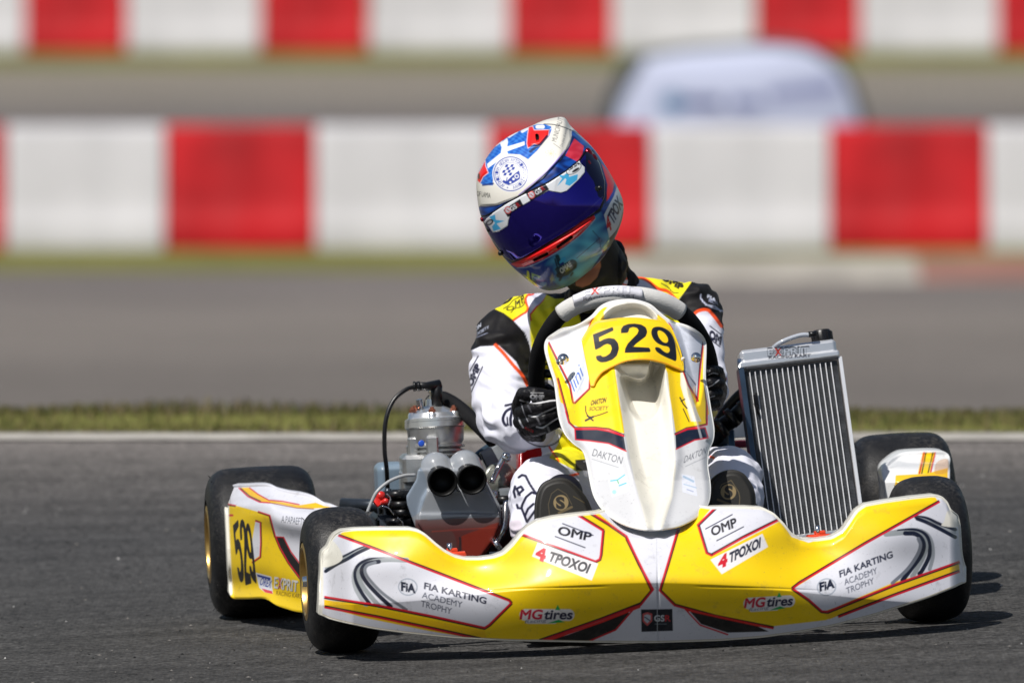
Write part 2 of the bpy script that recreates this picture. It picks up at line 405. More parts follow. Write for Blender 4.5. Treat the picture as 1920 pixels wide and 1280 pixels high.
def blob(name, mbs, voxel, it, m, parent, colf, disp=None):
    """fuses overlapping closed shapes into one continuous skin"""
    mb = MB()
    for q in mbs: mb.add(np.vstack(q.V), q.F)
    me = bpy.data.meshes.new('raw'); me.from_pydata([tuple(v) for v in np.vstack(mb.V)], [], mb.F)
    o = bpy.data.objects.new('raw', me); COL.objects.link(o); fixn(o)
    md = o.modifiers.new('r', 'REMESH'); md.mode = 'VOXEL'; md.voxel_size = voxel; md.adaptivity = 0
    dg = bpy.context.evaluated_depsgraph_get(); ev = o.evaluated_get(dg); e = ev.to_mesh()
    V = np.empty(len(e.vertices)*3); e.vertices.foreach_get('co', V); V = V.reshape(-1, 3)
    E = np.empty(len(e.edges)*2, np.int32); e.edges.foreach_get('vertices', E); E = E.reshape(-1, 2)
    Fq = np.array([list(p.vertices) for p in e.polygons if len(p.vertices) == 4])
    ev.to_mesh_clear(); bpy.data.objects.remove(o); bpy.data.meshes.remove(me)
    V = smooth_mesh(V, E, it)
    if disp is not None:
        N = normals(V, Fq); V = V+N*disp(V, N)[:, None]; V = smooth_mesh(V, E, 1)
    px, py = proj(V)
    return mesh(name, V, Fq, m, parent, colf(px, py, V))
def cbox(c, s, rot=None, bev=.3):
    mb = MB(); box(mb, c, s, rot, bev); return mb
def nz(V, s, seed=0.0):
    return np.array([noise.noise(Vector((x*s+seed, y*s, z*s))) for x, y, z in V])

# ================================================================== THE SETTING
LOW = -1.98
def zb(y):
    """height of the terrain along the view: the corner stands on a rise, the far part of the circuit lies lower"""
    D = np.asarray(y, float)+28
    return LOW*sm(35.5, 43.5, D)
nrm = Mn[:3, 2]
def gz(x, y):
    x = np.asarray(x, float); y = np.asarray(y, float)
    xs = .22+4*np.tanh((x-.22)/4); ys = np.clip(y, -6, 3); ys = 3*np.tanh(ys/3)
    near = -(nrm[0]*(xs-.22)+nrm[1]*ys)/nrm[2]
    near = near-.006
    return near*(1-sm(1.9, 6.0, y))*(1-sm(6, 16, -y))+zb(y)
def sheet(name, x0, x1, ys, m, lift, nx=60):
    t = np.linspace(-1, 1, nx); xm = (x0+x1)/2; xs = xm+(x1-x0)/2*np.sign(t)*np.abs(t)**2.2 if x1-x0 > 20 else np.linspace(x0, x1, nx)
    Y, X = np.meshgrid(ys, xs, indexing='ij'); V = np.stack([X, Y, gz(X, Y)+lift], -1)
    o = mesh(name, V, gridf(len(ys), nx), m); tag(o, kind='structure'); return o
def ymat(name, stops, rough, nscale, namp, fine, famp, bumpd, spec=.35, vor=(140, .72, 1.34)):
    """road surface whose tone changes with wear across the track (position in metres from the start of the sheet)"""
    m = bpy.data.materials.new(name); m.use_nodes = True; t = m.node_tree; b = t.nodes['Principled BSDF']; L = t.links
    tc = t.nodes.new('ShaderNodeTexCoord'); sp = t.nodes.new('ShaderNodeSeparateXYZ'); L.new(tc.outputs['Object'], sp.inputs[0])
    big = t.nodes.new('ShaderNodeTexNoise'); big.inputs['Scale'].default_value = .8; big.inputs['Detail'].default_value = 4; L.new(tc.outputs['Object'], big.inputs['Vector'])
    ad = t.nodes.new('ShaderNodeMath'); ad.operation = 'MULTIPLY_ADD'; L.new(big.outputs['Fac'], ad.inputs[0]); ad.inputs[1].default_value = .8; L.new(sp.outputs['Y'], ad.inputs[2])
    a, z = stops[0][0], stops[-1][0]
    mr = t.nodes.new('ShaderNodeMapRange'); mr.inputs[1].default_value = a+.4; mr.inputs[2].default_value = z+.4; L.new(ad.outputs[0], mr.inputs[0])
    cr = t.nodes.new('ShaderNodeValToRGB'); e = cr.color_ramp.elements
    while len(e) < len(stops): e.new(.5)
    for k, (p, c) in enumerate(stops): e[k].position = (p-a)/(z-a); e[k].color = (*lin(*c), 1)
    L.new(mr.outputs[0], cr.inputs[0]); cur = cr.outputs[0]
    for sc_, am, det in ((nscale, namp, 6), (fine, famp, 2)):
        n = t.nodes.new('ShaderNodeTexNoise'); n.inputs['Scale'].default_value = sc_; n.inputs['Detail'].default_value = det; L.new(tc.outputs['Object'], n.inputs['Vector'])
        r = t.nodes.new('ShaderNodeMapRange'); r.inputs[1].default_value = .3; r.inputs[2].default_value = .7; r.inputs[3].default_value = 1-am; r.inputs[4].default_value = 1+am; L.new(n.outputs['Fac'], r.inputs[0])
        v = t.nodes.new('ShaderNodeVectorMath'); v.operation = 'SCALE'; L.new(cur, v.inputs[0]); L.new(r.outputs[0], v.inputs['Scale']); cur = v.outputs[0]
    st = t.nodes.new('ShaderNodeMapping'); st.inputs['Scale'].default_value = (.35, 3.2, 1); st.inputs['Rotation'].default_value = (0, 0, R(5)); L.new(tc.outputs['Object'], st.inputs['Vector'])   # rubbered-in streaks along the driving line
    sn = t.nodes.new('ShaderNodeTexNoise'); sn.inputs['Scale'].default_value = 1.6; sn.inputs['Detail'].default_value = 7; sn.inputs['Roughness'].default_value = .6; L.new(st.outputs[0], sn.inputs['Vector'])
    sr = t.nodes.new('ShaderNodeMapRange'); sr.inputs[1].default_value = .34; sr.inputs[2].default_value = .66; sr.inputs[3].default_value = .74; sr.inputs[4].default_value = 1.12; L.new(sn.outputs['Fac'], sr.inputs[0])
    sv = t.nodes.new('ShaderNodeVectorMath'); sv.operation = 'SCALE'; L.new(cur, sv.inputs[0]); L.new(sr.outputs[0], sv.inputs['Scale']); cur = sv.outputs[0]
    s2 = t.nodes.new('ShaderNodeMapping'); s2.inputs['Scale'].default_value = (.10, 9, 1); s2.inputs['Rotation'].default_value = (0, 0, R(-3)); L.new(tc.outputs['Object'], s2.inputs['Vector'])   # thin tyre marks
    n2 = t.nodes.new('ShaderNodeTexNoise'); n2.inputs['Scale'].default_value = 1.3; n2.inputs['Detail'].default_value = 3; L.new(s2.outputs[0], n2.inputs['Vector'])
    q2 = t.nodes.new('ShaderNodeMapRange'); q2.inputs[1].default_value = .60; q2.inputs[2].default_value = .68; q2.inputs[3].default_value = 1; q2.inputs[4].default_value = .80; L.new(n2.outputs['Fac'], q2.inputs[0])
    v2 = t.nodes.new('ShaderNodeVectorMath'); v2.operation = 'SCALE'; L.new(cur, v2.inputs[0]); L.new(q2.outputs[0], v2.inputs['Scale']); cur = v2.outputs[0]
    vo = t.nodes.new('ShaderNodeTexVoronoi'); vo.inputs['Scale'].default_value = vor[0]; L.new(tc.outputs['Object'], vo.inputs['Vector'])
    cm = t.nodes.new('ShaderNodeVectorMath'); cm.operation = 'SCALE'; L.new(cur, cm.inputs[0])
    sx = t.nodes.new('ShaderNodeSeparateColor'); L.new(vo.outputs['Color'], sx.inputs[0])
    r2 = t.nodes.new('ShaderNodeMapRange'); r2.inputs[3].default_value = vor[1]; r2.inputs[4].default_value = vor[2]; L.new(sx.outputs[0], r2.inputs[0]); L.new(r2.outputs[0], cm.inputs['Scale'])
    L.new(cm.outputs[0], b.inputs['Base Color']); b.inputs['Roughness'].default_value = rough; b.inputs['Specular IOR Level'].default_value = spec
    bp = t.nodes.new('ShaderNodeBump'); bp.inputs['Distance'].default_value = bumpd; bp.inputs['Strength'].default_value = .9
    L.new(vo.outputs['Distance'], bp.inputs['Height']); L.new(bp.outputs[0], b.inputs['Normal'])
    return m
GROUND = mat('dry_grass_soil', lin(106, 106, 56), rough=.95, var=.35, vscale=1.3, spec=.1)
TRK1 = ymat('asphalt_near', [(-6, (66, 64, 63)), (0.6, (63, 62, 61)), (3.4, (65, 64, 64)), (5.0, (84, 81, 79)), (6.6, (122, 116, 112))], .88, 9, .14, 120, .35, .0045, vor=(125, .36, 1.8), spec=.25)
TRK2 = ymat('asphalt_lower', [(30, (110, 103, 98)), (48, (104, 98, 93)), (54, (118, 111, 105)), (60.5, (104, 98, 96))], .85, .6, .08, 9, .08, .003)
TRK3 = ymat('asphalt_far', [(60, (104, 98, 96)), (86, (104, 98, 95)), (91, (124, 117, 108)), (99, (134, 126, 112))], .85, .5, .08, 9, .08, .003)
ys_g = np.concatenate([[-60, -40, -20, -10], np.linspace(-6, 9, 61), np.linspace(9.3, 16, 28), [20, 30, 60, 100, 180, 320, 600]])
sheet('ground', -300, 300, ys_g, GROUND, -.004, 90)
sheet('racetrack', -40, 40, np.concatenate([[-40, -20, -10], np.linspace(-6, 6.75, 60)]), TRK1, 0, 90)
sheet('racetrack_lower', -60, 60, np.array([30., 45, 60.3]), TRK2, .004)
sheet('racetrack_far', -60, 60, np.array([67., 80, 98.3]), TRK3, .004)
WLINE = mat('worn_white_paint', lin(170, 165, 157), rough=.85, var=.3, vscale=7)
sheet('edge_line', -30, 30, np.linspace(6.36, 6.6, 3), WLINE, .004)

# grass on the crest behind the white line
GR = bpy.data.materials.new('grass_blades'); GR.use_nodes = True
_t = GR.node_tree; _b = _t.nodes['Principled BSDF']; _a = _t.nodes.new('ShaderNodeAttribute'); _a.attribute_name = 'paint'
_t.links.new(_a.outputs['Color'], _b.inputs['Base Color']); _b.inputs['Roughness'].default_value = .8; _b.inputs['Specular IOR Level'].default_value = .15
def blades(name, n, xr, yr, hr, wd, label):
    V = []; Fc = []; Cc = []
    x = rng.uniform(*xr, n); y = rng.uniform(*yr, n); cl = np.array([noise.noise(Vector((a*1.5, b*1.5, 3))) for a, b in zip(x, y)])
    dense = np.array([noise.noise(Vector((a*.8, b*.8, 9))) for a, b in zip(x, y)])
    keep = (dense > -.12)|(rng.random(n) < .35); x, y, cl, dense = x[keep], y[keep], cl[keep], dense[keep]; n = len(x); y = y-.05*(dense > .1)*rng.random(n)
    h = rng.uniform(*hr, n)*(1+.9*cl); h[rng.random(n) < .0015] *= 3.2
    g = gz(x, y); a = rng.uniform(0, 2*math.pi, n); ln = rng.uniform(.1, .5, n)
    base = [lin(92, 90, 54), lin(112, 102, 70), lin(80, 84, 48), lin(124, 112, 88)]
    pal = np.array(base)[np.clip((rng.random(n)*2.6+cl*1.6+.5).astype(int), 0, 3)]
    for i in range(n):
        ca, sa = math.cos(a[i]), math.sin(a[i]); k = len(V); w_ = wd*rng.uniform(.6, 1.3); L_ = ln[i]*h[i]
        V += [(x[i]-ca*w_, y[i]-sa*w_, g[i]-.005), (x[i]+ca*w_, y[i]+sa*w_, g[i]-.005), (x[i]+ca*w_*.6-sa*L_*.4, y[i]+sa*w_*.6+ca*L_*.4, g[i]+h[i]*.6),
              (x[i]-ca*w_*.6-sa*L_*.4, y[i]-sa*w_*.6+ca*L_*.4, g[i]+h[i]*.6), (x[i]-sa*L_, y[i]+ca*L_, g[i]+h[i])]
        Fc += [(k, k+1, k+2, k+3), (k+3, k+2, k+4)]; Cc += [pal[i]]*5
    o = mesh(name, V, Fc, GR, None, np.array(Cc), False); tag(o, label, 'grass', None, 'stuff')
blades('grass', 42000, (-4.4, 4.6), (6.66, 8.4), (.004, .026), .0022, 'dry green grass strip on the crest behind the white edge line')
# rubber crumbs and loose stones thrown off the racing line
def crumbs():
    mb = MB(); cc_ = []
    for i in range(1500):
        x, y = rng.uniform(-1.6, 1.9), rng.uniform(-1.4, 6.2); s = rng.uniform(.0009, .0026); z = float(gz(x, y)); a = rng.uniform(0, 3.1); L_ = rng.uniform(1, 2.6)
        V = np.array([[-L_, 0, 0], [0, -1, 0], [L_, 0, 0], [0, 1, 0], [rng.uniform(-.4, .4), 0, 1.1]])*s*rng.uniform(.7, 1.2, (5, 3)); R_ = np.array([[math.cos(a), math.sin(a), 0], [-math.sin(a), math.cos(a), 0], [0, 0, 1]])
        mb.add(V@R_+[x, y, z+.0005], [(0, 1, 4), (1, 2, 4), (2, 3, 4), (3, 0, 4)]); k = rng.random(); cc_ += [lin(24, 24, 25) if k < .6 else (lin(120, 116, 112) if k < .93 else lin(190, 188, 186))]*5
    o = mb.build('rubber_crumbs', GR, None, False, np.array(cc_)); tag(o, 'small dark rubber crumbs and pale stones scattered over the asphalt', 'rubber crumbs', None, 'stuff')
crumbs()
# painted kerb in front of the near barrier
def kerb(name, xa, xb, m, y0=59.05, y1=60.2):
    mb = MB(); pr = [(y0, LOW), (y0+.05, LOW+.03), ((y0+y1)/2, LOW+.055), (y1-.1, LOW+.10), (y1, LOW)]
    xs = np.linspace(xa, xb, 3); V = np.array([[[x, y, z] for y, z in pr] for x in xs]); f = gridf(3, 5).tolist(); f.append([0, 1, 2, 3, 4]); f.append([14, 13, 12, 11, 10])
    mb.add(V.reshape(-1, 3), f); o = mb.build(name, m, None, False); fixn(o); tag(o, kind='structure')
kerb('kerb', .1, 2.28, mat('kerb_white_paint', lin(158, 152, 142), rough=.8, var=.25, vscale=4))
kerb('kerb_red', 2.28, 4.4, mat('kerb_red_paint', lin(136, 96, 84), rough=.8, var=.25, vscale=3))

# plastic barrier blocks
BRED = mat('red_barrier_plastic', lin(182, 17, 26), rough=.6, var=.28, vscale=2.2, spec=.3)
BWHT = mat('white_barrier_plastic', lin(202, 200, 203), rough=.6, var=.12, vscale=1.6, spec=.3)
def barrier(px0, px1, D, m, label, hgt, i, group):
    x0 = float(W(px0, 400, D)[0]); x1 = float(W(px1, 400, D)[0]); wd = x1-x0-.012; yc = D-28
    mb = MB(); dp = .5
    # block profile: wide foot, sloping shoulder, narrow rounded top, run along x with moulded end caps
    pr = [(-dp/2, 0), (-dp/2, .12), (-dp/2+.02, .17), (-dp/2+.075, .30), (-dp/2+.09, hgt-.06), (-dp/2+.11, hgt-.015), (-dp/2+.15, hgt),
          (dp/2-.15, hgt), (dp/2-.11, hgt-.015), (dp/2-.09, hgt-.06), (dp/2-.075, .30), (dp/2-.02, .17), (dp/2, .12), (dp/2, 0)]
    xs = [-wd/2, -wd/2+.02, -wd*.3, -wd*.3+.02, -wd*.08, -wd*.08+.02, wd*.08-.02, wd*.08, wd*.3-.02, wd*.3, wd/2-.02, wd/2]
    ins = [.985, 1, 1, .988, .988, 1, 1, .988, .988, 1, 1, .985]
    V = [[[x, y*k, z*(1 if abs(k-1) < .035 or z < .2 else 1)] for y, z in pr] for x, k in zip(xs, ins)]
    f = gridf(len(xs), len(pr)).tolist(); n = len(pr); f.append(list(range(n))); f.append([(len(xs)-1)*n+q for q in range(n)][::-1])
    mb.add(np.array(V).reshape(-1, 3), f); o = mb.build('barrier_block', m, None, True, sharp=35); fixn(o)
    o.location = ((x0+x1)/2, yc+rng.uniform(-.03, .03), LOW); o.rotation_euler = (0, 0, R(rng.uniform(-.8, .8)))
    tag(o, label, 'barrier', group)
gn = 'barrier blocks of the near row'; gf = 'barrier blocks of the far row'
for i, (a, b, c, l) in enumerate([
    (-285, 12, 1, 'red barrier block cut by the left frame edge, near row'),
    (12, 310, 0, 'white barrier block of the near row between the leftmost two red ones'),
    (310, 592, 1, 'red barrier block standing alone left of the helmet, near row'),
    (592, 917, 0, 'white barrier block touching the left edge of the helmet, near row'),
    (917, 1220, 1, 'red barrier block directly behind the driver helmet, near row'),
    (1220, 1553, 0, 'white barrier block below the oval banner, near row'),
    (1553, 1850, 1, 'red barrier block above the radiator and rear tyre on the right, near row'),
    (1850, 2160, 0, 'white barrier block cut by the right frame edge, near row')]):
    barrier(a, b, 91.7, BRED if c else BWHT, l, .715, i, gn)
for i, (a, b, c, l) in enumerate([
    (-190, 48, 0, 'white far row block cut by the top left frame corner'),
    (48, 240, 1, 'first full red block of the far row from the left'),
    (240, 490, 0, 'white far row block between the two red ones at top left'),
    (490, 690, 1, 'second red block of the far row from the left'),
    (690, 955, 0, 'white far row block just left of the one above the helmet'),
    (955, 1148, 1, 'red far row block above the helmet'),
    (1148, 1415, 0, 'white far row block above the left half of the oval banner'),
    (1415, 1612, 1, 'red far row block above the right half of the oval banner'),
    (1612, 1870, 0, 'white far row block at top right beyond the banner'),
    (1870, 2070, 1, 'red far row block cut by the top right frame corner')]):
    barrier(a, b, 131.0, BRED if c else BWHT, l, .72, i, gf)

# oval pop-up banner standing between the two barrier rows
def banner():
    D = 106.0; out = [(1122, 300), (1126, 245), (1146, 175), (1182, 122), (1240, 103), (1330, 94), (1430, 88), (1500, 92), (1552, 112), (1592, 150), (1616, 205), (1628, 260), (1630, 300)]
    o2 = catmull(out, 90); o2 = np.vstack([o2, [[1630, 312], [1376, 312], [1122, 312]]])
    o2 = polyline(o2, 160, True); c = np.array([1380, 215.]); nr = 40
    def surf(front):
        s = np.linspace(0, 1, nr); px = c[0]+(o2[None, :, 0]-c[0])*s[:, None]; py = c[1]+(o2[None, :, 1]-c[1])*s[:, None]
        bul = .16*np.sqrt(np.clip(1-s**2, 0, 1))[:, None]+np.zeros_like(px); q = W(px, py, D); q[..., 1] += -bul if front else bul
        return q, px, py
    G, px, py = surf(True); G2, _, _ = surf(False)
    cv = Canvas(1100, 60, 1650, 330, lin(196, 202, 226))
    cv.line(out, 30, lin(56, 62, 62), smooth=True)
    cv.line([(1118, 300), (1126, 245), (1146, 175), (1182, 122)], 60, lin(44, 52, 60), smooth=True)
    cv.line([(1250, 205), (1345, 205)], 20, lin(70, 80, 132)); cv.line([(1380, 205), (1420, 205)], 20, lin(110, 118, 164))
    cv.line([(1450, 190), (1560, 176)], 22, lin(130, 136, 178)); cv.disc((1262, 206), 20, lin(84, 124, 160))
    V = np.vstack([G.reshape(-1, 3), G2.reshape(-1, 3)]); n = nr*160; f = np.vstack([gridf(nr, 160, True), gridf(nr, 160, True, n)])
    cols = cv.sample(np.tile(px.ravel(), 2), np.tile(py.ravel(), 2))
    zb_ = V[:, 2].min(); V[:, 2] += LOW-zb_
    m = mat('banner_cloth', vcol=True, rough=.7, bump=.1)
    o = fixn(mesh('pop_up_banner', V-[1.4, D-28, LOW], f, m, None, cols)); o.location = (1.4, D-28, LOW)
    tag(o, 'white oval pop-up banner with dark blue lettering and dark rim behind the near barrier', 'banner')
banner()

# ================================================================== THE KART
kart = empty('racing_kart', M)
tag(kart, 'white and yellow racing kart number 529 cornering on the asphalt with its driver', 'kart')
YEL = lin(247, 207, 4); WHT = lin(216, 216, 224); REDC = lin(205, 20, 40); BKC = lin(22, 20, 24); NAVY = lin(20, 24, 44); GRY = lin(140, 144, 150); CRM = lin(226, 222, 210)

def paint(cv):
    cv.soften()
    return lambda px, py, V: cv.sample(px, py)

D5 = [(568, 374), (772, 296), (781, 328), (626, 402), (632, 452), (680, 424), (735, 410), (790, 420), (826, 462), (836, 520), (815, 590), (770, 632), (705, 656), (650, 662), (610, 640), (598, 600), (645, 590), (668, 610), (705, 600), (748, 570), (766, 520), (756, 482), (720, 466), (680, 480), (645, 506), (592, 532)]
D2 = [(862, 356), (862, 318), (884, 284), (935, 265), (1000, 261), (1070, 271), (1117, 300), (1132, 345), (1115, 392), (1062, 432), (1012, 470), (984, 502), (1156, 512), (1168, 553), (900, 562), (906, 518), (932, 468), (990, 408), (1030, 368), (1046, 330), (1030, 302), (985, 292), (945, 305), (932, 352)]
D9 = [(1178, 355), (1192, 308), (1240, 293), (1300, 304), (1365, 345), (1405, 410), (1428, 500), (1434, 638), (1390, 632), (1300, 592), (1230, 545), (1220, 508), (1262, 514), (1300, 548), (1345, 568), (1370, 545), (1364, 508), (1340, 494), (1300, 487), (1240, 460), (1196, 412)]
D9H = [(1238, 345), (1262, 328), (1310, 352), (1346, 400), (1352, 442), (1330, 462), (1290, 448), (1252, 402)]
def soft_poly(p, n=6):
    return catmull(np.repeat(np.array(p, float), 1, axis=0), len(p)*n, True)
def digits(c, mp, col):
    """race number 529 traced as heavy numerals; mp places each figure"""
    for k, ps in enumerate(([D5], [D2], [D9, D9H])):
        E = []
        for p in ps:
            q = mp(k, polyline(np.array(p, float), 240, True) if k < 2 else catmull(np.array(p, float), 200, True)); E.append(np.hstack([q, np.roll(q, -1, axis=0)]))
        c.edges(np.vstack(E), col)
        for e in E: c.line(e[::3, :2], .8 if k is None else 1.1, col, closed=True)

# ------------------------------------------------------------------ nose fairing
def nose():
    T = [(600, 602, 1110), (602.5, 604, 1060), (605, 604, 1042), (609, 607, 1034), (617, 617, 1026), (621, 621, 1014), (629, 629, 1003), (641, 641, 996), (667, 667, 993), (720, 720, 992), (768, 768, 992), (785, 785, 996), (797, 797, 1003),
         (815, 815, 1019), (833, 833, 1033), (852, 852, 1043), (872, 872, 1048), (900, 900, 1048), (925, 925, 1045), (945, 945, 1038), (962, 962, 1022), (978, 978, 1002), (993, 993, 988), (1010, 1010, 978), (1040, 1040, 971), (1080, 1080, 966), (1120, 1120, 962),
         (1160, 1160, 952), (1230, 1230, 945), (1300, 1300, 948), (1330, 1330, 953), (1360, 1360, 952), (1400, 1400, 952), (1430, 1430, 954), (1450, 1450, 964), (1468, 1468, 982), (1482, 1482, 1000), (1500, 1500, 1011), (1530, 1530, 1013), (1560, 1560, 1009),
         (1582, 1582, 996), (1596, 1596, 976), (1606, 1606, 960), (1622, 1622, 948), (1660, 1660, 941), (1710, 1710, 934), (1750, 1750, 930), (1766, 1766, 933), (1776, 1776, 943), (1780, 1780, 955), (1788, 1788, 962), (1796, 1796, 968), (1799, 1799, 985), (1804, 1802, 1040), (1808, 1809, 1068)]
    B = [(600, 600, 1146), (606, 606, 1154), (640, 640, 1163), (700, 700, 1176), (760, 760, 1184), (850, 850, 1193), (950, 950, 1198), (1100, 1100, 1201), (1230, 1230, 1202), (1350, 1350, 1198), (1430, 1430, 1192), (1500, 1500, 1182), (1560, 1560, 1171), (1640, 1640, 1150), (1740, 1740, 1118), (1804, 1804, 1092), (1808, 1809, 1086)]
    T = np.array(T, float); B = np.array(B, float)
    nu, nv = 1000, 230
    t = np.linspace(600, 1808, nu)
    tx, ty = np.interp(t, T[:, 0], T[:, 1]), np.interp(t, T[:, 0], T[:, 2]); bx, by = np.interp(t, B[:, 0], B[:, 1]), np.interp(t, B[:, 0], B[:, 2])
    k = np.ones(5)/5
    ty = np.convolve(np.pad(ty, 2, 'edge'), k, 'valid'); by = np.convolve(np.pad(by, 12, 'edge'), np.ones(25)/25, 'valid')
    v = np.linspace(0, 1, nv)[:, None]
    PX = bx+(tx-bx)*v; PY = by+(ty-by)*v
    xn = (PX-1222)/600
    y0 = -.43+.150*np.abs(xn)**2.1+.06*sm(.93, 1.02, np.abs(xn))
    hgt = (1205-.048*(PX-1222)*0-PY)/1045.                    # height above the lower edge of the nose, metres
    crease = .088+.02*np.cos(xn*3)
    up = np.clip(hgt-crease, 0, None); lo = np.clip(crease-hgt, 0, None)
    cen = np.exp(-(xn/.42)**2); end = sm(.45, .8, np.abs(xn))
    lean = .95*cen+.55*(1-cen)*(1-end)+.38*end
    y = y0+lean*(np.sqrt(up**2+.018**2)-.018)+.35*lo+1.6*lo**2
    # hollows under the two dips, raised shoulders of the nose and outer pods
    def bump(cx, cy, rx, ry, a): return a*np.exp(-((PX-cx)/rx)**2-((PY-cy)/ry)**2)
    y += bump(905, 1062, 85, 50, .030)+bump(1522, 1035, 70, 50, .030)
    y -= bump(720, 1050, 95, 45, .018)+bump(1690, 1000, 90, 45, .018)+bump(1050, 1010, 70, 40, .012)+bump(1400, 1000, 60, 40, .012)
    # vertical centre seam, end pods that are stepped at the outer ears
    y += .0018*np.exp(-((PX-1232-.02*(PY-1000))/1.6)**2)*sm(1050, 1080, PY)
    y += .0012*np.exp(-((PY-(1112-14*np.cos(xn*2.2)))/1.8)**2)*sm(.12, .2, np.abs(xn))*(1-sm(.45, .6, np.abs(xn)))
    y += .010*sm(36, 0, np.abs(sdist(PX, PY, [(600, 1020), (640, 1046), (640, 1300), (500, 1300), (500, 1020)])))*0
    y += .012*(1-sm(0, 26, PX-606))*sm(1030, 1050, PY)*(1-sm(1100, 1160, PY))*.6
    # rounded upper rim
    e = np.clip(1-(PY-ty)/16, 0, 1); y += .010*e**2.2
    y += .10*np.exp(-((PX-1228)/70)**2)*sm(1015, 965, PY)
    G = P(PX, PY, y)
    c = Canvas(585, 915, 1825, 1215, WHT)
    Lc = K(570, 960, 2.909); Rc = K(1180, 900, 2.8235)
    # ---- left half
    yl = Lc([(190, 130), (230, 112), (350, 98), (600, 96), (640, 110), (700, 180), (770, 245), (860, 268), (960, 262), (1060, 235), (1120, 180), (1165, 112), (1610, 268), (1630, 100), (1500, 20), (1560, 5), (1600, 20), (1760, 130), (1905, 420),
             (1840, 495), (1610, 585), (1300, 690), (1000, 690), (700, 640), (300, 560), (115, 520), (118, 478), (400, 520), (700, 575), (985, 632), (1040, 580), (1135, 490), (900, 410), (600, 295), (400, 212)])
    yl = Lc([(190, 130), (230, 80), (350, 60), (620, 60), (700, 130), (800, 210), (900, 230), (1000, 210), (1100, 140), (1165, 112), (1590, 268), (1618, 250), (1632, 95), (1480, 5), (1590, -10), (1760, 130), (1905, 420),
             (1840, 495), (1610, 585), (1290, 692), (1000, 700), (690, 640), (330, 565), (115, 512), (118, 478), (380, 508), (700, 575), (985, 632), (1010, 620), (1130, 500), (1125, 480), (950, 405), (600, 280), (400, 205)])
    c.poly(yl, YEL)
    # crescents
    def cres(pts, wd, col): c.line(pts, wd*1.45, col, smooth=True, soft=.8)
    q = K(590, 980, 5.819)
    cres(q([(1010, 395), (780, 385), (600, 410), (480, 470), (425, 560), (440, 700), (520, 850), (560, 900)]), 4.6, lin(166, 170, 174))
    cres(q([(760, 395), (600, 400), (490, 450), (445, 530), (455, 640), (520, 770), (600, 880)]), 5.0, NAVY)
    cres(q([(1000, 405), (800, 400), (640, 420), (520, 475), (480, 560), (520, 680), (620, 810), (700, 900)]), 6, lin(150, 155, 158))
    cres(q([(700, 420), (580, 440), (525, 480), (515, 550), (570, 650), (690, 780), (830, 910)]), 5.5, NAVY)
    cres(q([(660, 430), (570, 465), (550, 530), (610, 630), (760, 780), (1000, 945)]), 4, lin(120, 124, 132))
    cres(q([(590, 255), (480, 290), (360, 350), (250, 400), (125, 455)]), 5, NAVY); cres(q([(590, 262), (480, 305), (360, 370), (250, 425), (125, 490)]), 3.6, lin(150, 155, 158))
    cres(q([(590, 268), (470, 325), (350, 395), (240, 450), (120, 525)]), 4.6, NAVY)
    # stripes and outlines
    def edge(pts, w1=3.2, closed=False, off=(0, 0)):
        c.line([(x+off[0], y_+off[1]) for x, y_ in pts], w1, REDC, closed=closed)
    def dbl(pts, d, wr=3.6, wb=3.4):
        p = np.array(pts, float); tg = np.gradient(p, axis=0); n = np.stack([-tg[:, 1], tg[:, 0]], 1); n /= np.linalg.norm(n, axis=1)[:, None]+1e-9
        c.line(p+n*d, wb, BKC); c.line(p, wr, REDC)
    c.poly(Lc([(110, 475), (380, 520), (700, 590), (985, 645), (1000, 700), (690, 648), (330, 575), (110, 515)]), lin(238, 190, 10))
    dbl(Lc([(115, 460), (400, 505), (700, 565), (985, 628)]), 2.6)
    dbl(Lc([(115, 518), (400, 572), (700, 635), (960, 692)]), -2.6)
    dbl(Lc([(985, 628), (1010, 612), (1128, 495)]), 2.4); dbl(Lc([(1128, 495), (1118, 482), (900, 398), (600, 282), (400, 205), (190, 128)]), 2.4)
    dbl(Lc([(1165, 110), (1590, 266)]), 2.4); dbl(Lc([(1590, 266), (1612, 255), (1618, 230), (1630, 100)]), 2.4); dbl(Lc([(1630, 100), (1480, 8)]), 2.4)
    dbl(Lc([(1570, 5), (1660, 60), (1760, 130), (1830, 280), (1905, 420), (1840, 500), (1620, 585), (1290, 700)]), 2.6)
    c.poly(Lc([(1440, 668), (1580, 616), (1760, 545), (1780, 548), (1700, 640), (1600, 680), (1545, 705), (1300, 705)]), lin(20, 20, 22)); 
    c.line(Lc([(1795, 530), (1700, 640), (1560, 700)]), 3, REDC); c.line(Lc([(1830, 515), (1620, 597), (1330, 697)]), 4, lin(220, 35, 30))
    # ---- right half
    yr = Rc([(1640, 118), (1600, 60), (1300, 80), (1200, 130), (1130, 230), (1060, 300), (950, 330), (860, 300), (800, 215), (440, 400), (410, 385), (362, 235), (450, 130), (400, 120), (330, 200), (250, 270), (160, 580), (230, 660), (450, 720), (740, 775),
             (1040, 740), (1750, 480), (1745, 440), (1400, 540), (1050, 690), (1010, 690), (870, 575), (900, 555), (1250, 340)])
    c.poly(yr, YEL)
    c.poly(Rc([(1025, 695), (1300, 600), (1600, 482), (1745, 436), (1750, 478), (1600, 530), (1300, 640), (1060, 735)]), lin(238, 190, 10))
    q = K(1600, 920, 4.925)
    cres(q([(300, 395), (450, 365), (590, 360), (680, 400), (725, 480), (735, 600), (705, 720)]), 5, lin(150, 154, 160))
    cres(q([(420, 372), (560, 362), (660, 400), (700, 480), (700, 600), (640, 725), (610, 762)]), 5.4, NAVY)
    cres(q([(300, 400), (480, 385), (590, 395), (650, 440), (670, 520), (640, 620), (560, 765), (545, 785)]), 6, lin(150, 155, 158))
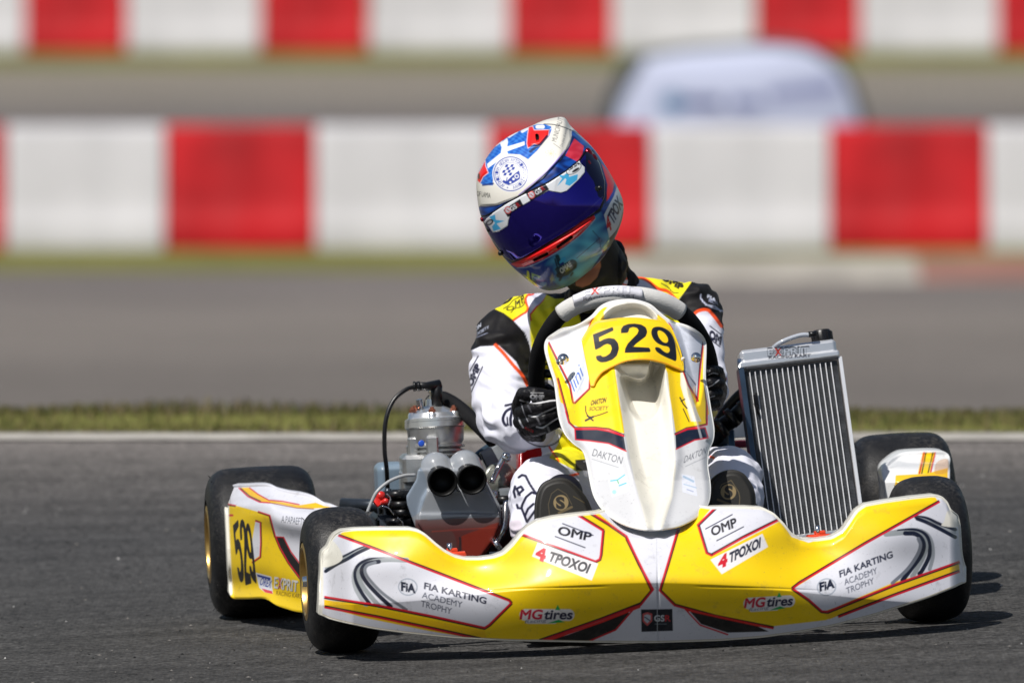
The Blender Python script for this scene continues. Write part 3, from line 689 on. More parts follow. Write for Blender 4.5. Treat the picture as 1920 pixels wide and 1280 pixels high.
    cres(q([(480, 390), (570, 395), (630, 440), (650, 510), (620, 600), (540, 710), (455, 822)]), 6, NAVY)
    cres(q([(600, 440), (620, 500), (590, 590), (500, 720), (360, 850)]), 4.5, lin(120, 124, 134))
    cres(q([(580, 240), (680, 255), (780, 300), (880, 345), (940, 355)]), 5, NAVY); cres(q([(590, 248), (680, 275), (780, 325), (940, 385)]), 3.4, lin(160, 164, 168))
    cres(q([(590, 255), (680, 290), (800, 350), (940, 425)]), 5, NAVY)
    dbl(Rc([(1640, 115), (1250, 335), (900, 545), (866, 572)]), 2.4); dbl(Rc([(866, 572), (950, 630), (1020, 692), (1050, 694)]), 2.4); dbl(Rc([(1050, 694), (1400, 552), (1745, 430)]), 2.6)
    dbl(Rc([(1110, 722), (1400, 610), (1745, 484)]), -2.6)
    dbl(Rc([(795, 208), (600, 305), (435, 398)]), 2.4); dbl(Rc([(435, 398), (408, 385), (362, 235)]), 2.4); dbl(Rc([(362, 235), (470, 130)]), 2.4)
    dbl(Rc([(255, 262), (200, 450), (160, 582), (240, 662), (460, 722), (760, 782)]), -2.6)
    dbl(Rc([(-10, 310), (60, 450), (122, 582), (60, 660), (0, 680)]), 2.4)
    c.poly(Rc([(318, 690), (330, 692), (680, 772), (740, 800), (520, 806), (380, 760)]), lin(20, 20, 22)); c.line(Rc([(295, 680), (375, 765), (520, 815)]), 3, REDC); c.line(Rc([(300, 684), (500, 728), (720, 775)]), 4, lin(220, 35, 30))
    # ---- lettering and stickers
    tc_ = lin(28, 34, 60)
    c.text('OMP', (1045, 1001), (1108, 1014), 15, BKC, .035, up=(3, -15)); c.line([(1055, 981), (1112, 1003)], 2.2, tc_); c.line([(1041, 1005), (1097, 1026)], 2.2, tc_)
    c.text('OMP', (1335, 1005), (1383, 986), 16, BKC, .035, up=(-3, -16)); c.line([(1323, 991), (1373, 964)], 2.2, tc_); c.line([(1344, 1013), (1394, 987)], 2.2, tc_)
    c.poly(Lc([(1275, 165), (1605, 280), (1570, 372), (1245, 240)]), lin(236, 232, 232))
    c.text('4', (1003, 1045), (1022, 1053), 22, REDC, .07, up=(4, -21)); c.text('TPOXOI', (1026, 1050), (1102, 1074), 17, lin(48, 48, 54), .05, up=(7, -16))
    c.poly(Rc([(430, 420), (705, 283), (735, 352), (490, 497)]), lin(236, 232, 232))
    c.text('4', (1346, 1066), (1364, 1058), 21, REDC, .07, up=(1, -21)); c.text('TPOXOI', (1367, 1055), (1426, 1025), 17, lin(30, 34, 54), .05, up=(1, -18))
    for (cx, cy), an, a, b, upv in (((765, 1099), 8, (752, 1106), (780, 1111), (0, -15)), ((1550, 1099), -14, (1537, 1108), (1566, 1100), (-1, -15))):
        c.disc((cx, cy+1), 18.5, lin(164, 170, 182), 1, 16.5, an); c.disc((cx, cy+1), 16, WHT, 1, 14, an)
        for g in (-9, -3, 3, 9): c.line([(cx+g-2, cy-13), (cx+g+2, cy+15)], .8, lin(190, 194, 200))
        c.text('FiA', a, b, 15, lin(18, 24, 46), .06, up=upv)
    c.text('FIA KARTING', (795, 1103), (912, 1132), 11.5, tc_, .035, up=(1, -11.5)); c.text('ACADEMY', (791, 1120), (867, 1139), 11, lin(84, 88, 104), .012, up=(1, -11)); c.text('TROPHY', (789, 1136), (847, 1151), 11, lin(84, 88, 104), .012, up=(1, -11))
    c.text('FIA KARTING', (1575, 1082), (1675, 1044), 12, tc_, .035, up=(-2, -11.5)); c.text('ACADEMY', (1584, 1097), (1646, 1074), 11, lin(84, 88, 104), .012, up=(-2, -11)); c.text('TROPHY', (1588, 1113), (1640, 1093), 11, lin(84, 88, 104), .012, up=(-2, -11))
    for dx, dy, an in ((0, 0, 0), (421, -24, 1)):
        f = (lambda p: (p[0]+dx, p[1]+dy)) if not an else (lambda p: (1394+(p[0]-973)*.92, 1139+(p[1]-1160)*.95-(p[0]-973)*.055))
        f2 = lambda x, y_: f((x, y_))
        c.line([f2(985, 1152), f2(1066, 1152)], 22, lin(232, 226, 222)); c.line([f2(990, 1164), f2(1040, 1164)], 9, lin(226, 222, 218))
        c.poly([f2(1046, 1133), f2(1051, 1143), f2(1041, 1143)], lin(30, 170, 80)); c.poly([f2(1026, 1168), f2(1048, 1161), f2(1060, 1166)], lin(30, 170, 80))
        c.text('MG', f2(974, 1160), f2(1016, 1160), 17, lin(205, 28, 60), .035, up=(3, -17)); c.text('tires', f2(1019, 1160), f2(1073, 1160), 16, lin(30, 30, 62), .03, up=(3, -17))
        c.text('Racing', f2(984, 1168), f2(1024, 1165), 6, lin(110, 112, 130), 0, up=(2, -6))
    c.poly([(1202, 1142), (1261, 1141), (1262, 1182), (1203, 1184)], lin(14, 22, 36)); c.poly([(1205, 1150), (1214, 1147), (1223, 1150), (1223, 1164), (1214, 1173), (1205, 1164)], lin(200, 90, 90)); c.poly([(1208, 1153), (1214, 1151), (1220, 1153), (1220, 1162), (1214, 1168), (1208, 1162)], lin(190, 196, 204)); c.line([(1209, 1156), (1219, 1163)], 2, lin(30, 50, 80))
    c.text('GS', (1227, 1164), (1246, 1164), 11, lin(215, 218, 222), .02); c.text('R', (1247, 1164), (1258, 1164), 11, lin(200, 40, 50), .02)
    c.line([(1228, 1169), (1250, 1169)], 1, lin(120, 130, 140)); c.line([(1231, 1010), (1233, 1215)], 1.0, lin(190, 192, 196))
    # bare cream plastic rim round the sticker sheet
    top = np.stack([tx, ty], 1)[::6]; bot = np.stack([bx, by], 1)[::6]
    c.line(top, 2.5, CRM); c.line(bot, 2, lin(190, 176, 150)); c.line([(600, 1030), (602, 1090), (600, 1150)], 9, CRM); c.line([(1804, 965), (1808, 1030), (1814, 1092)], 10, CRM)
    c.poly([(603, 1020), (625, 1014), (642, 1048), (604, 1062)], CRM, smooth=True); c.poly(K(1600, 920, 4.925)([(880, 180), (980, 240), (970, 330), (820, 322), (840, 280)]), CRM, smooth=True)
    cols = paint(c)
    def colf(px, py, V):
        k_ = cols(px, py, V); k_[nu*nv:] = CRM; return k_
    return shell('nose_fairing', G, PAINT, kart, colf, .003, .05)
NOSE = nose()

# ------------------------------------------------------------------ front number panel
def radial(outline, c, nr, na, s=None):
    o = polyline(catmull(outline, 400, True), na, True); k = np.ones(9)/9
    o = np.stack([np.convolve(np.concatenate([o[-4:, j], o[:, j], o[:4, j]]), k, 'valid') for j in (0, 1)], 1)
    s = np.linspace(0, 1, nr) if s is None else s
    return c[0]+(o[None, :, 0]-c[0])*s[:, None], c[1]+(o[None, :, 1]-c[1])*s[:, None], o
NOUT = [(1188, 563), (1217, 571), (1231, 582), (1245, 594), (1262, 605), (1280, 609), (1297, 616), (1314, 628), (1322, 641), (1323, 660), (1322, 686), (1322, 713), (1326, 731), (1331, 762), (1335, 785), (1338, 807), (1336, 826), (1328, 845), (1326, 872), (1330, 900), (1331, 922),
        (1327, 944), (1312, 964), (1289, 979), (1265, 988), (1227, 993), (1199, 991), (1171, 983), (1145, 968), (1128, 951), (1115, 929), (1108, 902), (1102, 869), (1094, 844), (1077, 831), (1060, 812), (1051, 788), (1047, 766), (1041, 718), (1031, 686), (1023, 655), (1026, 637), (1040, 626),
        (1055, 617), (1073, 614), (1089, 608), (1100, 601), (1112, 592), (1124, 578), (1139, 569), (1160, 564)]
def pan_y(px, py):
    y = np.interp(py, [560, 640, 780, 900, 995], [.085, .02, -.12, -.235, -.375])
    xc = np.interp(py, [560, 700, 995], [1185, 1185, 1222])
    return y+.055*((px-xc)/150)**2+.03*sm(105, 150, np.abs(px-xc))
def panel():
    px, py, o = radial(NOUT, (1190, 790), 330, 900)
    y = pan_y(px, py)
    # central air channel below the number board
    ch = [(1163, 690), (1235, 690), (1250, 760), (1256, 860), (1252, 930), (1236, 975), (1224, 978), (1206, 930), (1186, 860), (1170, 770)]
    d = sdist(px, py, ch); y += .030*sm(-10, 16, d)*sm(985, 900, py)
    rc_ = [(1166, 706), (1200, 712), (1216, 700), (1222, 676), (1246, 676), (1240, 735), (1230, 775), (1214, 790), (1198, 790), (1184, 770), (1172, 738)]
    y += .058*sm(-3, 9, sdist(px, py, catmull(rc_, 70, True)))*sm(805, 735, py)
    # ridges on both sides of the channel
    y -= .010*np.exp(-((px-np.interp(py, [690, 860, 985], [1150, 1176, 1212]))/11)**2)*sm(640, 700, py)
    y -= .010*np.exp(-((px-np.interp(py, [690, 860, 985], [1246, 1268, 1240]))/11)**2)*sm(640, 700, py)
    # wings set back left and right of the number board
    lw = [(1026, 637), (1112, 600), (1098, 640), (1092, 700), (1088, 735), (1070, 760), (1052, 700)]; rw = [(1262, 600), (1325, 640), (1318, 700), (1307, 755), (1290, 700), (1278, 650)]
    y += .020*sm(-8, 8, sdist(px, py, lw))+.022*sm(-8, 8, sdist(px, py, rw))
    y -= .006*np.exp(-(ldist(px, py, [(1283, 700), (1290, 740), (1310, 800), (1325, 822)])/5)**2)
    e = sdist(px, py, o[::4]); y += .006*np.clip(1-e/11, 0, 1)**2
    # finger hole of the steering loop at the top
    y += .03*sm(0, 12, sdist(px, py, catmull([(1128, 604), (1134, 588), (1150, 575), (1170, 569), (1190, 567), (1208, 571), (1222, 580), (1234, 594), (1238, 608), (1184, 612)], 60, True)))
    G = P(px, py, y)
    c = Canvas(1005, 550, 1350, 1005, lin(210, 210, 212))
    A = K(1010, 560, 5.565); Bq = K(1040, 760, 5.333)
    yel = lin(248, 208, 12)
    # yellow fields
    c.poly(A([(60, 440), (100, 450), (200, 690), (330, 960), (370, 1085), (520, 930), (545, 880), (470, 420), (560, 190), (620, 120), (700, 80), (660, 250)])+A([(800, 640), (830, 900), (880, 1280)])+Bq([(660, 0), (700, 280), (500, 235), (240, 215), (150, 180), (110, 0)])+A([(230, 1080), (150, 760)]), yel)
    c.poly(A([(1310, 680), (1400, 660), (1520, 740), (1600, 930), (1660, 1075), (1680, 900), (1725, 480), (1745, 500), (1730, 760), (1725, 850), (1760, 1060), (1780, 1200)])+Bq([(1515, 120), (1520, 190), (1430, 215), (1300, 230), (1210, 270), (1190, 130)])+A([(1350, 900)]), yel)
    c.poly(A([(1480, 660), (1560, 900), (1660, 1190), (1700, 1280), (1590, 1280), (1480, 900)]), lin(228, 226, 222), .75)
    # wings
    c.poly(A([(105, 430), (240, 320), (440, 270), (520, 230), (500, 330), (455, 430), (500, 700), (545, 880), (525, 930), (370, 1085), (330, 900), (220, 690)]), lin(226, 229, 234))
    c.poly(A([(1310, 180), (1420, 260), (1600, 310), (1700, 380), (1725, 480), (1690, 700), (1655, 1075), (1560, 900), (1490, 640), (1460, 430)]), lin(214, 218, 230))
    def two(pts, d, wr=2.4, wb=1.8):
        p = np.array(pts, float); tg = np.gradient(p, axis=0); n = np.stack([-tg[:, 1], tg[:, 0]], 1); n /= np.linalg.norm(n, axis=1)[:, None]+1e-9
        c.line(p+n*d, wb, BKC); c.line(p, wr, REDC)
    two(A([(100, 435), (220, 680), (330, 900), (362, 1075), (372, 1085)]), 2); two(A([(372, 1085), (525, 935), (530, 800)]), 2)
    two(A([(1722, 450), (1690, 700), (1660, 1070)]), 2); two(A([(1660, 1070), (1560, 900), (1500, 740)]), 2)
    c.line(A([(575, 185), (540, 250), (520, 330)]), 2.2, REDC); c.line(A([(1330, 200), (1400, 320)]), 2, REDC)
    two(A([(195, 830), (240, 1000), (300, 1230)])+Bq([(110, 60), (140, 170), (200, 228), (400, 225), (540, 240), (690, 300)]), -2.2)
    two(A([(1735, 850), (1760, 1080)])+Bq([(1525, 130), (1525, 190), (1440, 212), (1320, 232), (1205, 290)]), 2.2)
    c.poly(Bq([(205, 240), (420, 240), (540, 262), (692, 310), (715, 450), (540, 380), (350, 355), (215, 345)]), lin(22, 30, 48)); c.line(Bq([(202, 235), (208, 340), (350, 352), (540, 378), (715, 455)]), 2.4, REDC); c.line(Bq([(202, 238), (420, 236), (540, 256), (692, 306)]), 2.4, REDC)
    c.poly(Bq([(1208, 290), (1330, 240), (1500, 222), (1530, 320), (1400, 345), (1215, 430)]), lin(22, 30, 48)); c.line(Bq([(1505, 222), (1535, 322), (1400, 345), (1215, 435)]), 2.4, REDC); c.line(Bq([(1205, 288), (1330, 236), (1505, 220)]), 2.4, REDC)
    c.poly(Bq([(1380, 20), (1400, 20), (1480, 330), (1455, 330)]), lin(200, 204, 212), .5)
    # channel is bare plastic
    c.poly([(1150, 672), (1240, 672), (1252, 700), (1262, 800), (1268, 880), (1262, 930), (1243, 990), (1214, 992), (1190, 900), (1176, 830), (1163, 760)], CRM)
    c.poly([(1118, 600), (1130, 576), (1150, 562), (1190, 558), (1225, 566), (1242, 600)], CRM)
    c.poly(A([(520, 330), (560, 240), (600, 150), (655, 92), (720, 88), (680, 140), (690, 250)]), yel); c.poly(A([(1225, 250), (1242, 165), (1300, 195), (1370, 290), (1400, 370), (1300, 330)]), yel)
    tk = lin(86, 90, 98)
    c.text('DAKTON', (1110, 854), (1165, 870), 13, tk, .0, up=(4, -13)); c.line([(1110, 860), (1160, 876)], 1.2, lin(150, 154, 160))
    c.text('DAKTON', (1282, 868), (1323, 850), 13, tk, .0, up=(3, -13)); c.line([(1285, 874), (1325, 856)], 1.2, lin(150, 154, 160))
    c.text('lini', A([(372, 975)])[0], A([(470, 800)])[0], 22, lin(70, 110, 200), .0, up=(-9, -24)); c.line(A([(400, 980), (478, 820)]), 1, lin(120, 150, 210), .6)
    c.text('OAKTON', (1107, 760), (1136, 754), 8, lin(70, 60, 16), .05, up=(2, -9)); c.text('SOCIETY', (1104, 770), (1140, 768), 7, lin(120, 98, 24), .03, up=(2, -7))
    c.line([(1098, 761), (1099, 773), (1106, 781), (1122, 778), (1139, 772)], 2, lin(50, 44, 24), smooth=True); c.line([(1098, 788), (1112, 781)], 4, lin(40, 38, 30)); c.line([(1101, 779), (1112, 788)], 3, lin(40, 38, 30))
    c.line([(1275, 745), (1281, 757), (1288, 765)], 2.6, lin(60, 52, 30)); c.line([(1277, 752), (1284, 748)], 2.4, lin(60, 52, 30)); c.line([(1281, 766), (1292, 790)], 2, lin(60, 52, 30))
    bl = lin(90, 190, 230)
    c.poly([(1141, 900), (1174, 890), (1180, 920), (1148, 932)], lin(222, 226, 234)); c.line([(1145, 901), (1158, 899), (1171, 890)], 2.4, bl); c.line([(1161, 910), (1174, 905)], 2.4, bl); c.line([(1157, 899), (1160, 906)], 2, lin(120, 190, 130)); c.disc((1152, 922), 4, lin(170, 215, 240))
    c.poly([(1278, 888), (1302, 893), (1308, 930), (1280, 922)], lin(222, 224, 234)); c.line([(1282, 893), (1300, 902)], 4, lin(150, 180, 205), .8); c.line([(1282, 907), (1306, 914)], 1.4, lin(150, 180, 205)); c.line([(1288, 917), (1300, 921)], 1.6, lin(150, 160, 190))
    c.line(list(o[::6])+[tuple(o[0])], 7, lin(226, 225, 222))
    return shell('front_panel', G, PAINT, kart, paint(c), .0022, .006, ring=True)
panel()
def board():
    A = K(1010, 560, 5.565)
    out = A([(680, 240), (860, 215), (1050, 215), (1235, 240), (1245, 170), (1300, 200), (1350, 260), (1410, 370), (1450, 520), (1490, 640), (1500, 730), (1420, 700), (1330, 665), (1190, 640), (1050, 625), (940, 640), (820, 675), (700, 740), (610, 830), (575, 900), (550, 880), (505, 660), (460, 430), (520, 360), (560, 240), (610, 150), (655, 92), (712, 90), (672, 150)])
    c0 = (1185, 645); o = polyline(catmull(out, 500, True), 900, True)
    # strip mesh between the upper and the lower edge
    topl = A([(462, 430), (510, 350), (560, 280), (620, 245), (700, 234), (780, 222), (860, 214), (960, 210), (1060, 214), (1180, 228), (1250, 238), (1310, 256), (1370, 300), (1430, 430), (1475, 560), (1502, 690)])
    botl = A([(556, 905), (572, 905), (590, 860), (620, 810), (660, 765), (720, 728), (800, 690), (880, 655), (960, 636), (1050, 628), (1150, 632), (1230, 648), (1320, 672), (1390, 700), (1440, 720), (1480, 735), (1504, 745)])
    n, m_ = 420, 210
    T = polyline(catmull(topl, 300), n); Bo = polyline(catmull(botl, 300), n); v = np.linspace(0, 1, m_)[:, None, None]
    px, py = np.moveaxis(Bo[None]+(T-Bo)[None]*v, 2, 0)
    y = pan_y(px, py)*.75+.25*(np.interp(py, [560, 640, 720], [.07, .0, -.045])+.030*((px-1187)/90)**2)-.012-.030*np.exp(-((px-1200)/42)**2)*sm(610, 690, py)
    y += .006*sm(.85, 1, v[..., 0])
    G = P(px, py, y)
    c = Canvas(1080, 565, 1290, 735, lin(250, 208, 18))
    dk = lin(24, 26, 34)
    digits(c, lambda k, q_: np.array([1010, 560])+q_/5.565, dk)
    c.line(list(Bo[::10]), 2.4, lin(255, 168, 30)); c.line(list(T[::10])[:14], 3, lin(255, 190, 60))
    return shell('number_board', G, PAINT, kart, paint(c), .0025, .004)
board()
def bolt(px, py, y, r, par=None, m=CHR, name='bolt', n=(0, -1, .25)):
    mb = MB(); c = P(px, py, y); ax = np.array(n, float)
    lathe(mb, c, ax, [(-.002, r*1.5), (.001, r*1.5), (.0012, r), (.004, r*.9), (.0065, r*.55), (.0072, .0001)], 18)
    return mb.build(name, m, kart if par is None else par)
bolt(1056, 673, -.005, .0068); bolt(1049, 678, -.004, .004); bolt(1305, 670, -.005, .0062); bolt(1216, 892, -.185, .005); bolt(1178, 695, .0, .0025, m=CREAM); bolt(1281, 673, -.02, .0025, m=CREAM)
# red quick release clips that hold the nose
for a, b in ((848, 1041), (1538, 1008)):
    mb = MB(); c = P(a, b, -.22); box(mb, c, (.050, .022, .013), bev=.35); box(mb, c+np.array([0, .004, .009]), (.020, .012, .008), bev=.3); mb.build('clip', ORNG, kart)
    mb = MB(); tube(mb, [c+np.array([-.004, 0, .004]), c+np.array([-.004, .002, .022])], .0045, 10); mb.build('clip_pin', CHR, kart)

# ------------------------------------------------------------------ wheels
def wheel(cx, cy, rad, wd, rim_r, steer, seed, hairs, rear):
    rad_in = rim_r-.004
    c = P(cx[0], cx[1], cy) if isinstance(cx, tuple) else np.array([cx, cy, rad]); c[2] = rad
    ax = np.array([math.cos(R(steer)), math.sin(R(steer)), 0.])
    h = wd/2; sh = .028
    prof = [(-h+.012, rim_r-.004), (-h+.002, rim_r+.004), (-h, rim_r+.02), (-h-.002, rad-.060), (-h+.001, rad-.035), (-h+.008, rad-.018), (-h+.020, rad-.007), (-h+.036, rad-.002), (-h*.3, rad-.0005), (0, rad),
            (h*.3, rad-.0005), (h-.036, rad-.002), (h-.020, rad-.007), (h-.008, rad-.018), (h-.001, rad-.035), (h+.002, rad-.060), (h, rim_r+.02), (h-.002, rim_r+.004), (h-.012, rim_r-.004)]
    mb = MB(); lathe(mb, c, ax, [tuple(q) for q in catmull(prof, 70)]+[(h-.02, rad_in-.004), (-h+.02, rad_in-.004), (prof[0][0], rad_in)], 120, cap=False)
    rr = random.Random(seed)
    for k in range(hairs):                                       # rubber whiskers left by the mould
        s = rr.choice((-1, 1)); t = rr.uniform(0, 2*math.pi); q = rad-.016
        u = np.array([0, math.cos(t), math.sin(t)]); p0 = c+ax*s*(h-.009)+u*q; L = rr.uniform(.0015, .0045)
        tube(mb, [p0, p0+u*L+ax*s*L*.9, p0+u*L*1.8+ax*s*L*rr.uniform(.6, 1.6)], [.0006, .0005, .0003], 4)
    # rim barrel, lip, spoked centre, hub and nuts
    r = MB()
    lathe(r, c, ax, [(-h-.003, rim_r-.003), (-h-.001, rim_r+.006), (-h+.005, rim_r+.001), (-h+.02, rim_r-.012), (0, rim_r-.022), (h-.02, rim_r-.012), (h-.005, rim_r+.001), (h+.001, rim_r+.006), (h+.004, rim_r-.002), (h+.001, rim_r-.006), (h-.006, rim_r-.008), (h-.022, rim_r-.018), (0, rim_r-.026), (-h+.022, rim_r-.018), (-h+.006, rim_r-.008), (-h-.001, rim_r-.006), (-h-.003, rim_r-.003)], 60, cap=False)
    lathe(r, c, ax, [(-.012, .02), (-.012, rim_r-.02), (-.006, rim_r-.02), (-.006, .02)], 48)
    lathe(r, c, ax, [(-h+.01, .016), (-h+.008, .026), (-.012, .030), (.012, .030), (h-.008, .026), (h-.01, .016)], 24)
    for k in range(6):
        t = k*math.pi/3; u = np.array([0, math.cos(t), math.sin(t)]); v_ = np.cross(ax, u)
        box(r, c+u*(rim_r*.55)-ax*.004, (.014, .020, rim_r*.8), rot=[ax, v_, u], bev=.25)
    wo = r.build('wheel', GOLD, kart, sharp=40); fixn(wo)
    to = mb.build('tyre', RUBB, wo); to.parent = wo; fixn(to)
    n = MB()
    for k in range(3):
        t = k*2.094+.4; u = np.array([0, math.cos(t), math.sin(t)])
        lathe(n, c+u*.034-ax*(h*.55), -ax, [(0, .007), (.012, .007), (.013, .005), (.022, .004)], 6)
    lathe(n, c-ax*(h*.6), -ax, [(0, .014), (.02, .014), (.021, .010), (.03, .009)], 16)
    no = n.build('hub_nut', CHR, wo)
    return c
FL = wheel((638, 1080), .0, .131, .128, .064, 2.0, 1, 16, False)
FR = wheel((1741, 1020), .0, .131, .128, .064, 3.0, 2, 14, False)
RL = wheel((492, 1020), 1.04, .140, .200, .066, 0, 3, 34, True)
RR = wheel((1692, 960), 1.04, .140, .186, .066, 0, 4, 34, True)

# ------------------------------------------------------------------ frame, axle, bumpers, floor
mb = MB()
for s in (-1, 1):
    tube(mb, [(.10*s+.01, -.22, .055), (.19*s, -.05, .05), (.22*s, .15, .042), (.33*s, .45, .042), (.33*s, .8, .045), (.31*s, 1.15, .05)], .015, 14, 40)
    tube(mb, [(.22*s, .08, .05), (.36*s, .02, .085), (.45*s, 0, .12)], .015, 12, 14)
tube(mb, [(-.34, .5, .042), (.34, .5, .042)], .014, 12); tube(mb, [(-.33, .86, .05), (.33, .86, .05)], .014, 12); tube(mb, [(-.2, -.02, .05), (.2, -.02, .05)], .013, 12)
tube(mb, [(-.26, -.20, .17), (-.24, -.1, .15), (-.1, 0, .06)], .010, 10, 12); tube(mb, [(.26, -.20, .17), (.24, -.1, .15), (.1, 0, .06)], .010, 10, 12)
tube(mb, [(-.27, -.20, .17), (.27, -.20, .17)], .010, 10); mb.build('frame', STEEL, kart)
mb = MB(); box(mb, (0, .18, .030), (.40, .66, .006), bev=.2); mb.build('floor_tray', ALU2, kart)
mb = MB(); tube(mb, [(-.64, 1.04, .139), (.64, 1.04, .139)], .020, 20); mb.build('rear_axle', CHR, kart)
mb = MB()
for k, z in ((0, .125), (1, .07)):
    tube(mb, [(-.42, 1.20, z), (-.2, 1.24, z), (.2, 1.24, z), (.42, 1.20, z)], .022, 14, 24)
for x in (-.3, 0, .3): box(mb, (x, 1.235, .10), (.06, .035, .08), bev=.3)
mb.build('rear_bumper', BLK, kart)
for s, c in ((-1, FL), (1, FR)):
    mb = MB(); lathe(mb, c-np.array([s*.115, 0, 0]), (s, 0, 0), [(0, .018), (.02, .024), (.05, .022), (.06, .016), (.12, .0125)], 20)
    box(mb, c-np.array([s*.115, .02, -.005]), (.03, .07, .05), bev=.3); tube(mb, [c+np.array([-s*.11, -.05, -.01]), (s*.08, -.04, .12)], .007, 10); mb.build('stub_axle', STEEL if s < 0 else CHR, kart)
    mb = MB(); lathe(mb, c-np.array([s*.085, 0, 0]), (s, 0, 0), [(0, .030), (0, .075), (.004, .075), (.004, .030)], 40); mb.build('brake_disc', STEEL, kart)

# ------------------------------------------------------------------ side pods
def pod_left():
    q = K(420, 900, 5.118)
    top = q([(28, 150), (32, 118), (50, 92), (80, 72), (240, 66), (420, 62), (520, 100), (640, 130), (760, 148), (860, 180), (960, 240), (1040, 262), (1180, 330), (1300, 420)])
    bot = q([(75, 1075), (88, 1100), (110, 1115), (240, 1116), (370, 1112), (440, 1130), (520, 1180), (620, 1215), (700, 1238), (790, 1250), (900, 1262), (1000, 1270), (1160, 1275), (1290, 1275)])
    nu, nv = 520, 420; T = catmull(top, nu); B = catmull(bot, nu); v = np.linspace(0, 1, nv)[:, None]
    px = B[None, :, 0]+(T-B)[None, :, 0]*v; py = B[None, :, 1]+(T-B)[None, :, 1]*v
    u = np.clip((px-425)/270, 0, 1)
    y = .90-.62*u**.8                                            # plan: flares out in front of the rear tyre, tucks in behind the front one
    hh = v+0*px
    tuck = sm(.80, .93, hh); y = y+.10*tuck*(hh-.80)/.2          # upper face folds back
    y -= .030*np.exp(-((hh-.74)/.10)**2)*sm(.05, .4, u); y += .03*np.exp(-((hh-.10)/.12)**2)*(1-u)
    y += .02*sm(.4, .0, u)*np.abs(hh-.45)
    G = P(px, py, y); c = Canvas(415, 900, 700, 1165, WHT)
    c.poly(q([(-30, 232), (105, 240), (320, 300), (440, 340), (460, 420), (500, 560), (560, 700), (640, 840), (750, 985), (900, 1100), (1400, 1100), (1400, 1400), (-30, 1400)]), lin(240, 202, 10))
    c.line(q([(20, 110), (14, 400), (28, 700), (50, 1075)]), 13, CRM)
    c.poly(q([(495, 540), (575, 550), (640, 690), (760, 850), (900, 930), (900, 1040), (750, 960), (620, 790), (540, 650)]), lin(22, 18, 20))
    def dl(p, d): 
        p = np.array(q(p), float); tg = np.gradient(p, axis=0); n = np.stack([-tg[:, 1], tg[:, 0]], 1); n /= np.linalg.norm(n, axis=1)[:, None]; c.line(p+n*d, 2, BKC); c.line(p, 2.2, REDC)
    dl([(330, 298), (440, 335), (465, 430), (495, 540)], 2); dl([(495, 540), (540, 650), (620, 790), (750, 965)], 1.5); c.line(q([(495, 540), (572, 545), (640, 680), (760, 840)]), 2.2, REDC)
    dl([(40, 228), (110, 240)], 2.2); c.line(q([(55, 335), (80, 335)]), 4, REDC)
    c.poly(q([(302, 400), (350, 400), (348, 720), (270, 775), (275, 560)]), lin(214, 214, 220)); dl([(302, 390), (348, 405), (352, 600), (345, 735), (270, 785)], -1.6)
    c.poly(q([(160, 72), (235, 70), (330, 140), (430, 195), (560, 210), (720, 240), (880, 215), (960, 245), (1040, 262), (830, 272), (700, 262), (520, 225), (360, 205), (240, 150)]), lin(236, 186, 16))
    c.line(q([(145, 75), (230, 155), (340, 208), (440, 215)]), 2.6, REDC); c.line(q([(160, 75), (245, 150), (350, 200)]), 2, BKC); c.line(q([(245, 72), (330, 135), (430, 190), (560, 200), (720, 232)]), 2.2, REDC); c.line(q([(440, 215), (700, 265), (860, 274)]), 1.6, lin(150, 60, 40))
    def pd(k, p):
        x0, x1, y0_, y1 = ((568, 836, 296, 662), (862, 1168, 261, 562), (1178, 1434, 293, 638))[k]; bx = ((84, 150, 352, 985), (148, 212, 375, 1005), (203, 264, 392, 1030))[k]
        u, v_ = (p[:, 0]-x0)/(x1-x0), (p[:, 1]-y0_)/(y1-y0_); v_ = v_+(0.17, 0, -.20)[k]*(u-.5)
        return np.stack([420+(bx[0]+(bx[1]-bx[0])*u+52*np.clip(v_, 0, 2)**1.3)/5.118, 900+(bx[2]+(bx[3]-bx[2])*v_)/5.118], 1)
    digits(c, pd, BKC)
    c.text('A.PAPAEFTHIMIOU', q([(550, 405)])[0], q([(900, 450)])[0], 13, lin(70, 72, 84), .0, up=(1, -13)); c.line(q([(530, 462), (740, 490)]), .8, lin(190, 192, 198))
    c.poly(q([(305, 885), (455, 925), (470, 1090), (395, 1075), (340, 1030)]), lin(226, 228, 236)); c.poly(q([(315, 900), (448, 935), (448, 955), (325, 925)]), lin(40, 60, 150)); c.text('OREX', q([(340, 1000)])[0], q([(448, 1032)])[0], 14, lin(50, 70, 160), .02); c.poly(q([(360, 1035), (462, 1062), (470, 1090), (395, 1075)]), lin(220, 60, 80))
    for g in ((1.2, 1.2), (0, 0)): c.text('EXPRIT', (q([(480, 1030)])[0][0]+g[0], q([(480, 1030)])[0][1]+g[1]), (q([(705, 1070)])[0][0]+g[0], q([(705, 1070)])[0][1]+g[1]), 20, lin(60, 56, 50) if g[0] else lin(226, 224, 220), .02, up=(1, -20))
    c.text('X', q([(517, 1036)])[0], q([(552, 1043)])[0], 20, lin(210, 50, 40), .02, up=(1, -20))
    c.text('RACING KART', q([(500, 1100)])[0], q([(748, 1135)])[0], 8, lin(130, 96, 20), .01)
    return shell('side_pod', G, PAINT, kart, paint(c), .005, .05)
pod_left()
